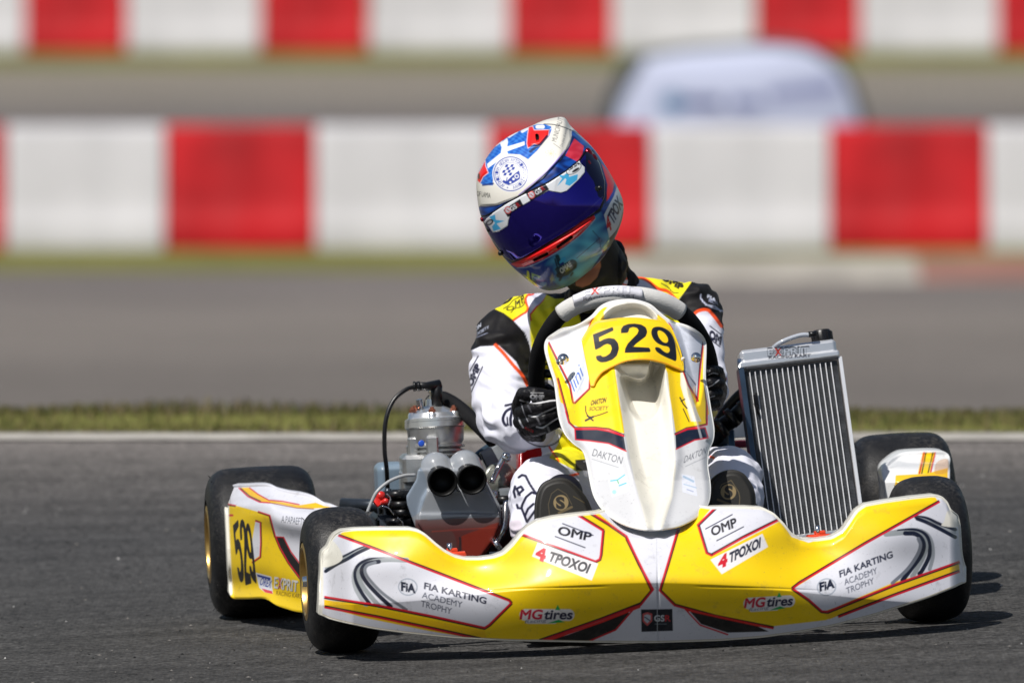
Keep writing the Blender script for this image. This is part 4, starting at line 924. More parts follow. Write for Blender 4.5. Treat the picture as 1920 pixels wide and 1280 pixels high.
def pod_right():
    q = K(1600, 780, 2.782); q = K(1340, 780, 2.782)
    out = q([(890, 290), (905, 262), (950, 225), (990, 205), (1080, 198), (1150, 196), (1195, 200), (1215, 215), (1216, 260), (1213, 320), (1213, 520), (1190, 640), (1100, 700), (960, 700), (905, 600), (905, 420), (900, 350)])
    px, py, o = radial(out, (1717, 940), 120, 300)
    y = .60+.0*px; y = y-.05*np.sqrt(np.clip(1-((px-1717)/75)**2, 0, 1))+.16*sm(905, 850, py)-.03*np.exp(-((py-875)/12)**2)
    G = P(px, py, y); c = Canvas(1640, 840, 1800, 1060, lin(228, 228, 228))
    c.poly(q([(1085, 190), (1150, 190), (1120, 300), (1060, 300)]), YEL); c.line(q([(1092, 190), (1068, 300)]), 3, REDC); c.line(q([(1102, 190), (1080, 300)]), 2.4, BKC); c.line(q([(1150, 190), (1125, 300)]), 3, REDC); c.line(q([(1138, 190), (1112, 300)]), 2.4, BKC)
    c.poly(q([(945, 308), (1100, 300), (1216, 270), (1216, 800), (900, 800)]), lin(240, 190, 30)); c.poly(q([(1160, 240), (1216, 225), (1216, 290), (1150, 300)]), lin(200, 140, 60), .6, smooth=True)
    return shell('side_pod', G, PAINT, kart, paint(c), .006, .09, ring=True)
pod_right()

# ------------------------------------------------------------------ steering wheel and column
def steer():
    pts = [(1034, 775), (1012, 748), (1006, 715), (1007, 682), (1014, 650), (1030, 618), (1052, 590), (1082, 571), (1120, 560), (1165, 555), (1205, 556), (1240, 565), (1268, 580), (1292, 600), (1312, 628), (1326, 660), (1333, 700), (1330, 740), (1312, 775), (1250, 800), (1170, 805), (1090, 800)]
    n = 200; p = catmull(pts, n, True); y = np.interp(p[:, 1], [555, 805], [.13, .30]); V = P(p[:, 0], p[:, 1], y)
    mb = MB(); Q = np.vstack([V, V[:1]]); tube(mb, Q, .0152, 22, cap=False); o = mb.build('steering_wheel', BLKG, kart)
    # white wrapped top section with the maker pad
    i0 = np.argmin(np.hypot(p[:, 0]-1052, p[:, 1]-590)); i1 = np.argmin(np.hypot(p[:, 0]-1276, p[:, 1]-586))
    mb = MB(); tube(mb, V[i0:i1+1], .0172, 22); wr = mb.build('wheel_wrap', PAD, o)
    q = K(960, 520, 2.612); T = catmull(q([(305, 95), (380, 66), (480, 50), (560, 50), (632, 62)]), 260); B = catmull(q([(312, 138), (400, 112), (480, 100), (560, 98), (636, 108)]), 260)
    v = np.linspace(0, 1, 60)[:, None]; px = B[None, :, 0]+(T-B)[None, :, 0]*v; py = B[None, :, 1]+(T-B)[None, :, 1]*v
    yy = np.interp(px, [1075, 1200], [.130, .118])-.012*np.sqrt(np.clip(1-((v-.5)*1.7)**2, 0, 1)); G = P(px, py, yy)
    c = Canvas(1065, 530, 1215, 585, lin(208, 208, 216))
    for g in (1, 0):
        c.text('EXPRIT', (1092-.0+g, 552.5+g), (1188+g, 548.5+g), 14, lin(120, 120, 136) if g else lin(226, 226, 232), .03, up=(0, -13))
    c.text('X', (1108, 552), (1124, 551), 13, lin(205, 50, 40), .03); c.text('RACING KART', (1094, 564), (1192, 559), 6.5, lin(96, 98, 116), .01, up=(0, -7))
    shell('wheel_pad', G, PAINT, o, paint(c), .003, .006)
    h = P(1170, 700, .27); mb = MB()
    for e in ((1020, 700), (1325, 700), (1165, 800)): tube(mb, [h, P(e[0], e[1], np.interp(e[1], [555, 805], [.13, .30]))], .008, 10)
    lathe(mb, h, (0, -.6, -.7), [(-.02, .03), (0, .03), (.02, .02)], 24); tube(mb, [h, (0.0, .02, .10)], .011, 14); tube(mb, [P(1190, 700, .03), P(1180, 690, .2)], .01, 10); mb.build('steering_column', BLK, kart)
steer()

# ------------------------------------------------------------------ seat
def seat():
    c0 = P(1150, 905, .80)
    th = np.linspace(-1.75, 1.75, 60); pr = []
    for z, yc, ax_, ay in ((-.03, .62, .13, .26), (0, .62, .165, .24), (.06, .64, .175, .20), (.14, .70, .172, .17), (.22, .74, .165, .145), (.27, .77, .155, .125)):
        pr.append([(c0[0]+math.sin(t)*ax_*1.06, yc+math.cos(t)*ay*.95+.05, c0[2]-.10+z) for t in th])
    G = np.array(pr); V = np.vstack([G.reshape(-1, 3), (G+np.array([0, .006, .0])).reshape(-1, 3)*1.0]); n = 60*6
    inn = (G-np.array([c0[0], .64, 0]))*np.array([.965, .965, 1])+np.array([c0[0], .64, 0])
    V = np.vstack([G.reshape(-1, 3), inn.reshape(-1, 3)]); f = gridf(6, 60).tolist()+gridf(6, 60, off=n)[:, ::-1].tolist()
    f += [[5*60+k, 5*60+k+1, n+5*60+k+1, n+5*60+k] for k in range(59)]
    f += [[r_*60, (r_+1)*60, n+(r_+1)*60, n+r_*60] for r_ in range(5)]+[[r_*60+59, n+r_*60+59, n+(r_+1)*60+59, (r_+1)*60+59] for r_ in range(5)]
    o = mesh('seat', V, f, mat('seat_fibreglass', lin(150, 10, 14), rough=.3, coat=.4, var=.15), kart); fixn(o)
    mb = MB(); s = o
    tube(mb, [P(1020, 845, .9), P(968, 862, .88), P(935, 900, .85), P(930, 960, .82)], .009, 12, 24); mb.build('seat_stay', STEEL, kart)
seat()

# ------------------------------------------------------------------ radiator on the right of the driver
def radiator():
    a = P(1436, 1010, .44); b = P(1617, 1003, .44); t = P(1392, 689, .50); up = t-a; H = np.linalg.norm(up); up /= H
    rt = b-a; rt -= up*(rt@up); Wd = np.linalg.norm(rt); rt /= Wd; Wd = Wd+.002; fw = np.cross(rt, up); A = [rt, fw, up]
    if fw[1] < 0: fw = -fw; A = [rt, fw, up]
    f = lambda x, y, z: a+rt*x+fw*y+up*z
    core = bpy.data.materials.new('radiator_fins'); core.use_nodes = True; nt_ = core.node_tree; bs = nt_.nodes['Principled BSDF']
    tc = nt_.nodes.new('ShaderNodeTexCoord'); mp = nt_.nodes.new('ShaderNodeVectorMath'); mp.operation = 'DOT_PRODUCT'; nt_.links.new(tc.outputs['Object'], mp.inputs[0]); mp.inputs[1].default_value = tuple(up)
    mm = nt_.nodes.new('ShaderNodeMath'); mm.operation = 'MULTIPLY'; mm.inputs[1].default_value = 2*math.pi/.0026; nt_.links.new(mp.outputs['Value'], mm.inputs[0])
    sn = nt_.nodes.new('ShaderNodeMath'); sn.operation = 'SINE'; nt_.links.new(mm.outputs[0], sn.inputs[0])
    cr = nt_.nodes.new('ShaderNodeMapRange'); cr.inputs[1].default_value = -1; cr.inputs[2].default_value = 1; cr.inputs[3].default_value = .25; cr.inputs[4].default_value = 1.6; nt_.links.new(sn.outputs[0], cr.inputs[0])
    n1 = nt_.nodes.new('ShaderNodeTexNoise'); n1.inputs['Scale'].default_value = 45; n1.inputs['Detail'].default_value = 4; nt_.links.new(tc.outputs['Object'], n1.inputs['Vector'])
    m2 = nt_.nodes.new('ShaderNodeMath'); m2.operation = 'MULTIPLY'; nt_.links.new(cr.outputs[0], m2.inputs[0]); nt_.links.new(n1.outputs['Fac'], m2.inputs[1])
    sc_ = nt_.nodes.new('ShaderNodeVectorMath'); sc_.operation = 'SCALE'; sc_.inputs[0].default_value = (.105, .11, .12); nt_.links.new(m2.outputs[0], sc_.inputs['Scale']); nt_.links.new(sc_.outputs[0], bs.inputs['Base Color'])
    bs.inputs['Roughness'].default_value = .45; bs.inputs['Metallic'].default_value = .3
    mb = MB(); box(mb, f(Wd/2, .018, H/2-.004), (Wd-.008, .028, H-.006), A, .03); ro = mb.build('radiator', core, kart, False)
    mb = MB(); nT = 16; first = .012; pitch = (Wd-.028)/(nT-1)
    for k in range(nT): box(mb, f(first+k*pitch, .0025, H/2-.004), (.0016, .006, H-.012), A, .2)
    o = mb.build('cooling_tubes', mat('tube_aluminium', (.9, .9, .92), rough=.4, metal=.1, var=.05), ro, False); o.parent = ro
    mb = MB(); box(mb, f(Wd+.002, .016, H/2-.002), (.0065, .040, H), A, .15); mb.build('side_plate', mat('side_plate_aluminium', (.9, .9, .92), rough=.3, metal=.3, var=.03), ro, False)
    mb = MB(); box(mb, f(-.003, .016, H/2-.002), (.010, .046, H+.004), A, .15); mb.build('side_plate', STEEL if 0 else mat('blue_steel_plate', (.045, .075, .12), rough=.35, metal=.5, var=.15), ro, False)
    tk = cbox(f(Wd/2-.002, .02, H+.014), (Wd+.0, .05, .036), A, .30); tk2 = cbox(f(Wd/2-.002, .02, H+.004), (Wd+.006, .055, .012), A, .3)
    q = K(1380, 600, 7.385); c = Canvas(1370, 640, 1600, 705, lin(222, 224, 228))
    c.text('EXPRIT', q([(440, 497)])[0], q([(1020, 470)])[0], 14, lin(50, 52, 60), .075); c.text('EXPRIT', q([(445, 494)])[0], q([(1016, 467)])[0], 12.4, lin(228, 230, 234), .015); c.text('X', q([(540, 492)])[0], q([(635, 487)])[0], 12.5, lin(225, 60, 35), .03)
    c.text('RACING KART', q([(455, 540)])[0], q([(1040, 508)])[0], 5, lin(66, 68, 78), .04)
    blob('tank', [tk, tk2], .0011, 3, mat('painted_tank', vcol=True, rough=.3, metal=.65, var=.04), ro, paint(c))
    mb = MB(); box(mb, f(Wd/2, .02, -.010), (Wd+.004, .05, .022), A, .3); mb.build('lower_tank', ALU2, ro)
    # cap, overflow hose
    cc = P(1543, 644, .53); mb = MB(); lathe(mb, cc-up*.004, up, [(0, .012), (.010, .012)], 24); mb.build('filler_neck', ALU2, ro)
    mb = MB(); pr = [(.004, .016), (.006, .0185), (.022, .018), (.026, .015), (.027, .0001)]
    lathe(mb, cc-up*.001, up, pr, 30)
    for k in range(12):
        t = k*math.pi/6; u = rt*math.cos(t)+fw*math.sin(t); box(mb, cc+u*.0180+up*.013, (.004, .003, .016), [u, np.cross(up, u), up], .3)
    mb.build('radiator_cap', BLK, ro, sharp=40)
    mb = MB(); tube(mb, [P(1530, 626, .5), P(1516, 627, .5)], .0055, 12); mb.build('hose_elbow', BLK, ro)
    mb = MB(); tube(mb, [P(1450, 652, .51), P(1462, 643, .5), P(1482, 634, .5), P(1503, 628, .5), P(1520, 628, .5)], .0042, 14, 30); mb.build('overflow_hose', TUBE, ro)
    mb = MB(); box(mb, f(-.004, .0, H+.002), (.008, .012, .03), A, .3); mb.build('bracket', CHR, ro)
    mb = MB(); box(mb, f(.016, -.004, H-.062), (.008, .006, .020), A, .3); tube(mb, [f(.018, -.004, H-.05), f(.014, -.004, H-.07), f(.018, -.003, H-.09)], .003, 8); mb.build('cable_tie', BLK, ro)
    # hoses and brackets between radiator and seat
    mb = MB()
    tube(mb, [P(1440, 770, .58), P(1400, 765, .58), P(1375, 785, .6), P(1350, 805, .62), P(1330, 850, .66)], .0155, 16, 40)
    tube(mb, [P(1420, 720, .60), P(1385, 745, .62), P(1350, 790, .64), P(1335, 840, .66)], .012, 14, 30); mb.build('coolant_hose', BLK, kart)
    mb = MB(); 
    for x, y in ((1372, 783), (1396, 768), (1352, 802)):
        lathe(mb, P(x, y, .585), (1, .1, .7), [(-.005, .018), (-.005, .0195), (.005, .0195), (.005, .018)], 20)
    box(mb, P(1342, 815, .64), (.045, .03, .05), None, .3); box(mb, P(1362, 775, .66), (.03, .03, .03), None, .3); mb.build('hose_clamp', BLK, kart)
    mb = MB(); box(mb, P(1352, 835, .72), (.05, .02, .06), None, .3); tube(mb, [P(1335, 800, .7), P(1370, 850, .6), P(1400, 900, .5)], .006, 10, 10); mb.build('seat_support', mat('blue_steel_bar', (.05, .09, .14), rough=.3, metal=.5, var=.1), kart)
    mb = MB(); box(mb, P(1385, 832, .8), (.03, .05, .012), None, .2); mb.build('red_collar', mat('dark_red_anodised', (.20, .01, .02), rough=.3, metal=.4, var=.1), kart)
    mb = MB(); lathe(mb, P(1362, 845, .85), (1, 0, 0), [(-.01, .02), (-.01, .035), (.01, .035), (.01, .02)], 28); box(mb, P(1380, 800, .92), (.08, .01, .04), None, .2); mb.build('brake_caliper', ALU, kart)
radiator()

# ------------------------------------------------------------------ engine on the left of the driver
def engine():
    q = K(660, 680, 3.2); y0 = .78
    base = P(820, 870, y0); up = np.array([.0, .10, 1.]); up /= np.linalg.norm(up)
    s = 1/1016.
    mb = MB(); R0 = 56*s
    prof = [(-.03, R0*.72), (-.012, R0*.74), (-.010, R0*.80), (.002, R0*.82)]
    z = .004
    for k in range(4): prof += [(z, R0*.80), (z+.001, R0*(.90+.02*k)), (z+.0045, R0*(.90+.02*k)), (z+.0055, R0*.84)]; z += .0085
    prof += [(z+.006, R0*.93), (z+.028, R0*.96), (z+.030, R0)]
    lathe(mb, base, up, prof, 56, ref=(1, 0, 0))
    box(mb, base+up*.018+np.array([-.045, -.02, 0]), (.018, .02, .07), None, .3); box(mb, base+up*.03+np.array([-.012, -.052, 0]), (.022, .018, .05), None, .3); box(mb, base+up*.012+np.array([-.050, .0, 0]), (.010, .03, .05), None, .3)
    box(mb, P(790, 878, y0), (.075, .09, .055), None, .25); box(mb, P(768, 905, y0), (.035, .06, .05), None, .3)
    eng = mb.build('engine', ALU, kart, sharp=35); fixn(eng)
    top = base+up*(z+.030)
    mb = MB(); lathe(mb, top, up, [(0, R0*1.02), (.010, R0*1.02), (.0105, R0*.98), (.0110, R0*1.01), (.016, R0*1.01), (.018, R0*.92), (.026, R0*.86), (.030, R0*.70), (.036, R0*.45), (.040, R0*.30), (.052, R0*.28), (.053, R0*.2)], 56)
    for k in range(6):
        t = k*math.pi/3+.35; u = np.array([math.cos(t), math.sin(t), 0]); lathe(mb, top+u*R0*.80+up*.016, up, [(0, .010), (.010, .009), (.014, .007)], 16)
    hd = mb.build('cylinder_head', ALU2, eng, sharp=35)
    mb = MB()
    for k in range(6):
        mb = MB(); t = k*math.pi/3+.35; u = np.array([math.cos(t), math.sin(t), 0]); lathe(mb, top+u*R0*.80+up*.030, up, [(0, .0065), (.006, .0065), (.007, .004), (.011, .0035)], 6); mb.build('head_nut', COPP, eng, False)
    sp = top+up*.050; mb = MB(); lathe(mb, sp, up, [(0, .012), (.006, .012), (.007, .008), (.014, .008), (.015, .011), (.018, .011), (.022, .006)], 24); tube(mb, [sp+np.array([-.025, -.01, -.02]), sp+np.array([-.028, -.012, .004])], .006, 10); mb.build('spark_plug', CHR, eng, sharp=40)
    mb = MB(); a = P(819, 762, y0); b = P(818, 722, y0); tube(mb, [a, P(818.5, 740, y0), b], [.011, .0105, .0115], 18); e = P(781, 724, y0-.02)
    tube(mb, [b+np.array([.006, 0, .001]), P(800, 724, y0-.01), e], [.0095, .008, .0075], 18); lathe(mb, e, (1, 0, 0), [(-.006, .006), (-.006, .0092), (-.002, .0092), (-.002, .0075), (.003, .0092), (.006, .0092), (.006, .006)], 20); mb.build('plug_cap', BLK, eng)
    mb = MB(); tube(mb, [e, P(760, 731, y0-.03), P(737, 752, y0-.04), P(723, 790, y0-.05), P(721, 840, y0-.05), P(725, 880, y0-.04), P(727, 920, y0-.02)], .0041, 12, 70); mb.build('ignition_cable', BLK, eng)
    mb = MB(); tube(mb, [P(803, 770, y0+.05), P(810, 750, y0+.06), P(832, 747, y0+.05), P(862, 765, y0), P(895, 796, y0-.06), P(925, 826, y0-.1)], [.010, .0135, .0135, .0135, .0135, .0135], 18, 50); mb.build('water_hose', BLKG, kart)
    mb = MB(); lathe(mb, P(790, 831, y0-.058), (0, -1, .1), [(0, .006), (.003, .006), (.0035, .004)], 18); mb.build('seal_tag', mat('blue_seal', (.02, .09, .55), rough=.3, var=.1), eng)
    # grey plastic silencer box behind
    blob('silencer', [cbox(P(733, 905, .95), (.056, .10, .075), None, .3)], .0025, 4, mat('blue_grey_box', vcol=True, rough=.35, var=.06), kart, lambda a_, b_, V: np.tile(lin(116, 134, 150), (len(V), 1)))
    # air box: two domes with trumpets on a rounded box
    yb = .60; g = lambda x, y, d=0: P(x, y, yb+d)
    parts = [capsule(g(818, 878, .03), .031, g(829, 900, .014), .028), capsule(g(872, 874, .03), .031, g(883, 896, .014), .028),
             capsule(g(815, 885, .06), .030, g(800, 950, .04), .030), capsule(g(872, 880, .06), .032, g(895, 950, .04), .036)]
    fr = K(660, 680, 3.2)
    def prism(pts, ya, yb_):
        m_ = MB(); o = np.array(pts, float); n = len(o); V = np.vstack([P(o[:, 0], o[:, 1], ya), P(o[:, 0], o[:, 1], yb_)]); m_.add(V, [list(range(n)), [n+k for k in range(n)][::-1]]+[[k, (k+1) % n, n+(k+1) % n, n+k] for k in range(n)]); return m_
    parts.append(prism(fr([(395, 640), (780, 640), (815, 720), (892, 860), (895, 1010), (860, 1060), (790, 1165), (760, 1185), (640, 1180), (500, 1110), (385, 1000), (330, 850), (325, 800), (385, 700)]), yb-.012, yb+.10))
    parts.append(prism(fr([(455, 760), (800, 760), (875, 860), (880, 905), (400, 905), (420, 820)]), yb-.022, yb+.05))
    parts.append(prism(fr([(400, 905), (885, 905), (888, 960), (850, 1060), (760, 1180), (640, 1180), (480, 1100), (395, 960)]), yb-.030, yb+.05))
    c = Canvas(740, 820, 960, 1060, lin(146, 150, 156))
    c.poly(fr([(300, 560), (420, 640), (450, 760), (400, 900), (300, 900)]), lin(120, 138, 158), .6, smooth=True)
    c.poly(fr([(380, 940), (900, 925), (900, 1200), (380, 1200)]), lambda X, Y: lin(112, 92, 92)*(1-sm(966, 1000, Y)[..., None])+lin(92, 46, 44)*sm(966, 1000, Y)[..., None])  # red glow of the translucent lower box, painted into the plastic colour
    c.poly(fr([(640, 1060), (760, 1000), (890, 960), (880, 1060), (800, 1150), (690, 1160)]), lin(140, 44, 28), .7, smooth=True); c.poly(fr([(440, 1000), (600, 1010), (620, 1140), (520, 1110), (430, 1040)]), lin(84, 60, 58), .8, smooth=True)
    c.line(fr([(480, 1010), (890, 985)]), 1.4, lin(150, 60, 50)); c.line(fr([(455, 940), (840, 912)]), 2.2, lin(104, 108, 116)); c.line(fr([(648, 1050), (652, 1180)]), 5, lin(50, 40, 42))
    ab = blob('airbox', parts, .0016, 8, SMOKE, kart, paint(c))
    for (x, y) in ((830, 903), (885, 899)):
        mb = MB(); ctr = g(x, y, -.055); ax = np.array([.03, -1, -.06]); ax /= np.linalg.norm(ax)
        lathe(mb, ctr-ax*.03, ax, [(-.03, .0235), (.02, .0245), (.028, .0265), (.0305, .0275), (.032, .0262), (.031, .0235), (.02, .0215), (.0, .0195), (-.001, .0001)], 48); o = mb.build('intake_trumpet', mat('black_rubber', (.003, .003, .003), rough=.45, spec=.25, var=.1), ab); fixn(o)
    # carburettor, levers and cables on the outside
    mb = MB()
    for x, y, w_, h_, d in ((742, 935, .05, .03, 0), (735, 965, .05, .04, .02), (755, 955, .04, .05, .03), (750, 925, .03, .014, -.02), (765, 985, .04, .03, 0), (722, 985, .03, .05, .05)):
        box(mb, P(x, y, .66+d), (w_, .05, h_), None, .3)
    for x, y in ((742, 927), (748, 946), (752, 961), (740, 978)):
        lathe(mb, P(x, y, .62), (1, -.2, 0), [(-.015, .008), (.018, .008), (.018, .006), (.03, .006)], 16)
    mb.build('carburettor', BLK, kart)
    mb = MB(); lathe(mb, P(713, 930, .62), (.3, -1, .5), [(-.012, .006), (.004, .0085), (.010, .006)], 14); lathe(mb, P(721, 940, .61), (.8, -.6, .3), [(-.01, .004), (.004, .006), (.008, .003)], 12); box(mb, P(706, 939, .62), (.013, .02, .020), [(.8, 0, .6), (0, 1, 0), (-.6, 0, .8)], .3); mb.build('red_fitting', RED, kart)
    mb = MB(); tube(mb, [P(778, 890, .60), P(755, 892, .59), P(730, 902, .58), P(708, 920, .57), P(697, 940, .57), P(689, 960, .57)], .0032, 10, 40); mb.build('throttle_cable', mat('grey_cable', (.38, .39, .40), rough=.4, var=.05), kart)
    mb = MB()
    tube(mb, [P(716, 948, .6), P(728, 952, .6), P(738, 964, .6)], .0015, 8, 16); tube(mb, [P(725, 925, .6), P(732, 935, .6), P(728, 948, .6)], .0015, 8, 16); tube(mb, [P(745, 970, .6), P(754, 978, .6), P(757, 990, .6)], .0013, 8, 16); mb.build('wire', CHR, kart)
    mb = MB(); tube(mb, [P(728, 915, .66), P(722, 960, .66), P(720, 1020, .66)], .006, 10, 12); mb.build('drain_pipe', STEEL, kart); mb = MB(); tube(mb, [P(640, 945, .95), P(760, 950, .9)], .012, 12); mb.build('engine_bar', STEEL, kart); mb = MB(); box(mb, P(760, 1000, .7), (.12, .15, .08), None, .2); mb.build('engine_mount', STEEL, kart)
    # right of the air box: fuel line, pump disc, chrome fittings, bars
    mb = MB(); tube(mb, [P(893, 858, .85), P(915, 842, .84), P(945, 828, .82)], .0095, 14, 16); mb.build('support_bar', mat('blue_steel_tube', (.06, .10, .14), rough=.3, metal=.6, var=.1), kart)
    mb = MB(); lathe(mb, P(938, 905, .72), (.5, -1, 0), [(-.006, .034), (-.004, .038), (.004, .038), (.006, .034), (.007, .012), (.013, .010)], 40); mb.build('pump_cover', mat('pump_grey', (.33, .34, .30), rough=.25, metal=.5, var=.1), kart)
    mb = MB(); tube(mb, [P(949, 850, .70), P(935, 875, .70), P(922, 903, .68)], .0055, 12, 14); lathe(mb, P(949, 858, .69), (0, -1, .2), [(0, .009), (.01, .009), (.012, .005)], 8); lathe(mb, P(925, 928, .66), (0, -1, .2), [(0, .008), (.01, .008), (.012, .005)], 8); tube(mb, [P(930, 1020, .6), P(945, 985, .6), P(950, 940, .62)], .007, 12, 16); tube(mb, [P(938, 1030, .55), P(925, 1010, .56)], .006, 10); mb.build('fuel_fitting', CHR, kart)
    mb = MB(); box(mb, P(938, 862, .78), (.06, .02, .06), [(.9, 0, .4), (0, 1, 0), (-.4, 0, .9)], .3); box(mb, P(948, 975, .7), (.03, .05, .12), None, .3); mb.build('exhaust_cover', mat('grey_cover', (.22, .24, .26), rough=.35, metal=.4, var=.1), kart)
    mb = MB(); tube(mb, [P(932, 937, .64), P(960, 937, .64)], .0085, 14); box(mb, P(940, 1010, .75), (.08, .2, .06), None, .3); mb.build('shift_bar', BLK, kart)
    mb = MB(); tube(mb, [(-.30, .42, .10), (-.33, .62, .12), (-.34, .85, .13), (-.30, 1.12, .15)], [.02, .034, .034, .022], 20, 40); mb.build('exhaust', mat('exhaust_steel', (.25, .22, .2), rough=.4, metal=.9, var=.2), kart)
engine()

# ================================================================== THE DRIVER
seatp = Vector(P(1150, 985, .70).tolist()); man = empty('person', M @ Matrix.Translation(seatp)); man['off'] = list(seatp)
tag(man, 'kart driver in helmet and white, yellow and black race suit gripping the steering wheel', 'person')
CYEL = lin(238, 226, 30); CWHT = lin(226, 226, 238); CORG = lin(250, 84, 30); CBLK = lin(17, 15, 17); CNAV = lin(22, 22, 50)
def body():
    def c3(x, y, d): return P(x, y, d)
    L = []
    def cap(a, ra, b, rb): L.append(capsule(c3(*a), ra, c3(*b), rb, 24, 8))
    # torso
    cap((1150, 930, .70), .115, (1145, 860, .67), .108); cap((1120, 870, .66), .100, (1110, 700, .62), .100); cap((1190, 870, .66), .095, (1205, 680, .62), .100)
    cap((1110, 705, .62), .100, (1080, 640, .62), .078); cap((1205, 690, .62), .100, (1230, 620, .62), .080); cap((1120, 760, .60), .09, (1190, 750, .60), .09)
    cap((1075, 620, .60), .068, (960, 632, .60), .058); cap((1075, 600, .62), .048, (975, 596, .62), .042); cap((1225, 600, .60), .066, (1296, 590, .60), .056); cap((1130, 592, .60), .062, (1215, 580, .60), .060)
    cap((1175, 560, .62), .044, (1270, 568, .62), .040); cap((1060, 590, .60), .040, (1120, 575, .60), .05)
    # arms
    cap((953, 634, .60), .062, (938, 700, .55), .060); cap((938, 700, .55), .060, (944, 772, .47), .053); cap((944, 772, .47), .053, (968, 800, .39), .050); cap((966, 798, .40), .050, (1001, 797, .30), .043)
    cap((1298, 586, .60), .056, (1310, 640, .55), .046); cap((1310, 640, .55), .046, (1318, 700, .47), .042); cap((1318, 700, .47), .042, (1330, 722, .35), .034); cap((1326, 712, .40), .036, (1334, 735, .29), .030)
    # legs
    cap((1085, 930, .68), .092, (1022, 912, .30), .058); cap((1018, 915, .29), .060, (1020, 945, .16), .054); cap((1020, 945, .16), .056, (1046, 985, .02), .040); cap((1005, 935, .24), .048, (1006, 990, .12), .048)
    cap((1225, 925, .66), .090, (1370, 894, .30), .055); cap((1372, 896, .29), .056, (1374, 930, .16), .053); cap((1374, 930, .16), .053, (1374, 985, .02), .040); cap((1385, 925, .24), .042, (1392, 990, .12), .040)
    # neck, jaw and skull inside the helmet
    cap((1140, 560, .62), .050, (1112, 500, .50), .046); cap((1112, 500, .50), .060, (1050, 420, .42), .075); cap((1098, 512, .44), .030, (1112, 500, .46), .034)
    c = Canvas(855, 395, 1445, 1060, CWHT)
    q8 = K(870, 500, 8)
    # chest and belly in yellow, seams in orange
    c.poly([(1026, 548), (1007, 574), (993, 591), (996, 650), (1010, 700), (1022, 716), (1300, 716), (1290, 560), (1230, 560), (1180, 540), (1100, 560)], CYEL)
    c.line([(1024, 548), (1018, 563), (1006, 575), (994, 590), (996, 600)], 3, lin(235, 66, 34)); c.poly([(1000, 712), (1340, 712), (1330, 790), (1000, 790)], lin(206, 208, 222))
    c.poly([(1085, 584), (1150, 584), (1150, 640), (1092, 620)], CBLK); c.line([(1018, 682), (1060, 684)], 5, CBLK); c.line([(1024, 703), (1060, 706)], 2.4, CBLK)
    c.poly([(1030, 858), (1045, 835), (1056, 806), (1300, 806), (1300, 880), (1120, 876), (1082, 884), (1060, 872)], CYEL); c.line([(1030, 838), (1048, 864)], 3.4, CORG); c.line([(1066, 892), (1084, 888)], 5, CORG)
    c.line([(1068, 826), (1100, 824)], 2.6, CBLK); c.line([(1069, 819), (1080, 822)], 2, CBLK); c.poly([(1079, 862), (1140, 858), (1140, 882), (1080, 882)], lin(20, 18, 26)); c.line([(1094, 865), (1104, 864)], 1.6, lin(150, 150, 160))
    c.poly([(1140, 858), (1260, 858), (1260, 882), (1140, 882)], lin(20, 18, 26))
    # left shoulder of the picture
    c.poly(q8([(430, 660), (500, 590), (560, 520), (690, 450), (720, 400), (800, 340), (900, 360), (960, 425), (925, 490), (960, 600), (945, 650), (880, 705), (740, 805), (600, 705)]), CYEL)
    c.line(q8([(400, 655), (440, 620), (510, 580), (640, 530), (700, 480), (740, 420), (800, 372), (850, 352), (930, 370), (1000, 385)]), 4.2, CBLK, smooth=True)
    c.line(q8([(1050, 400), (960, 425), (925, 490), (940, 560), (960, 620), (930, 680), (870, 715), (745, 800)]), 4.2, CORG, smooth=True)
    c.poly(q8([(1070, 330), (1100, 300), (1250, 400), (1180, 510), (1100, 590), (1050, 480), (970, 440)]), lin(206, 206, 220)); c.line(q8([(1080, 320), (1040, 410), (985, 428)]), 3, lin(220, 60, 40))
    c.text('O', q8([(620, 660)])[0], q8([(740, 655)])[0], 8, CBLK, .03, up=(4, -8)); c.text('M', q8([(770, 610)])[0], q8([(850, 590)])[0], 12, CBLK, .05, up=(-1, -12)); c.text('P', q8([(870, 560)])[0], q8([(920, 500)])[0], 12, CBLK, .05, up=(-3, -12))
    c.line(q8([(590, 630), (680, 570), (740, 500), (820, 460), (850, 415)]), 1.8, CBLK, smooth=True); c.line(q8([(705, 685), (760, 630), (850, 605), (905, 550), (905, 470)]), 1.8, CBLK, smooth=True)
    c.poly([(862, 664), (872, 655), (880, 640), (880, 600), (900, 576), (925, 578), (945, 587), (962, 600), (985, 625), (994, 648), (1003, 725), (992, 724), (968, 678), (936, 648), (900, 650), (873, 662)], CBLK)
    c.line([(870, 664), (874, 672), (876, 690)], 5, CORG); c.line([(929, 647), (944, 662), (962, 684), (978, 702), (990, 724)], 6.4, CORG, smooth=True)
    c.text('ON', (891, 622), (902, 612), 7, lin(196, 200, 214), .02, up=(0, -7)); c.text('SOCIETY', (889, 632), (917, 615), 5, lin(170, 176, 196), .01, up=(0, -5)); c.line([(891, 633), (914, 624)], .9, lin(150, 156, 180))
    # sleeve lettering
    c.text('OMP', (884, 727), (902, 685), 12, CNAV, .08, up=(-9, -5)); c.line([(881, 695), (897, 667)], 2.4, CNAV); c.line([(883, 736), (905, 687)], 2.4, CNAV)
    c.line([(958, 765), (948, 772), (943, 785), (947, 796), (952, 796)], 5.5, CNAV, smooth=True); c.line([(951, 782), (952, 797)], 3, CNAV); c.line([(962, 762), (957, 785), (958, 797)], 5.5, CNAV); c.line([(948, 760), (965, 756)], 5, CNAV)
    c.line([(966, 785), (968, 800), (976, 815), (990, 828), (1010, 836), (1030, 835), (1046, 827), (1054, 812)], 2.4, CNAV, smooth=True)
    # right shoulder and sleeve of the picture
    q = K(1240, 500, 3.368)
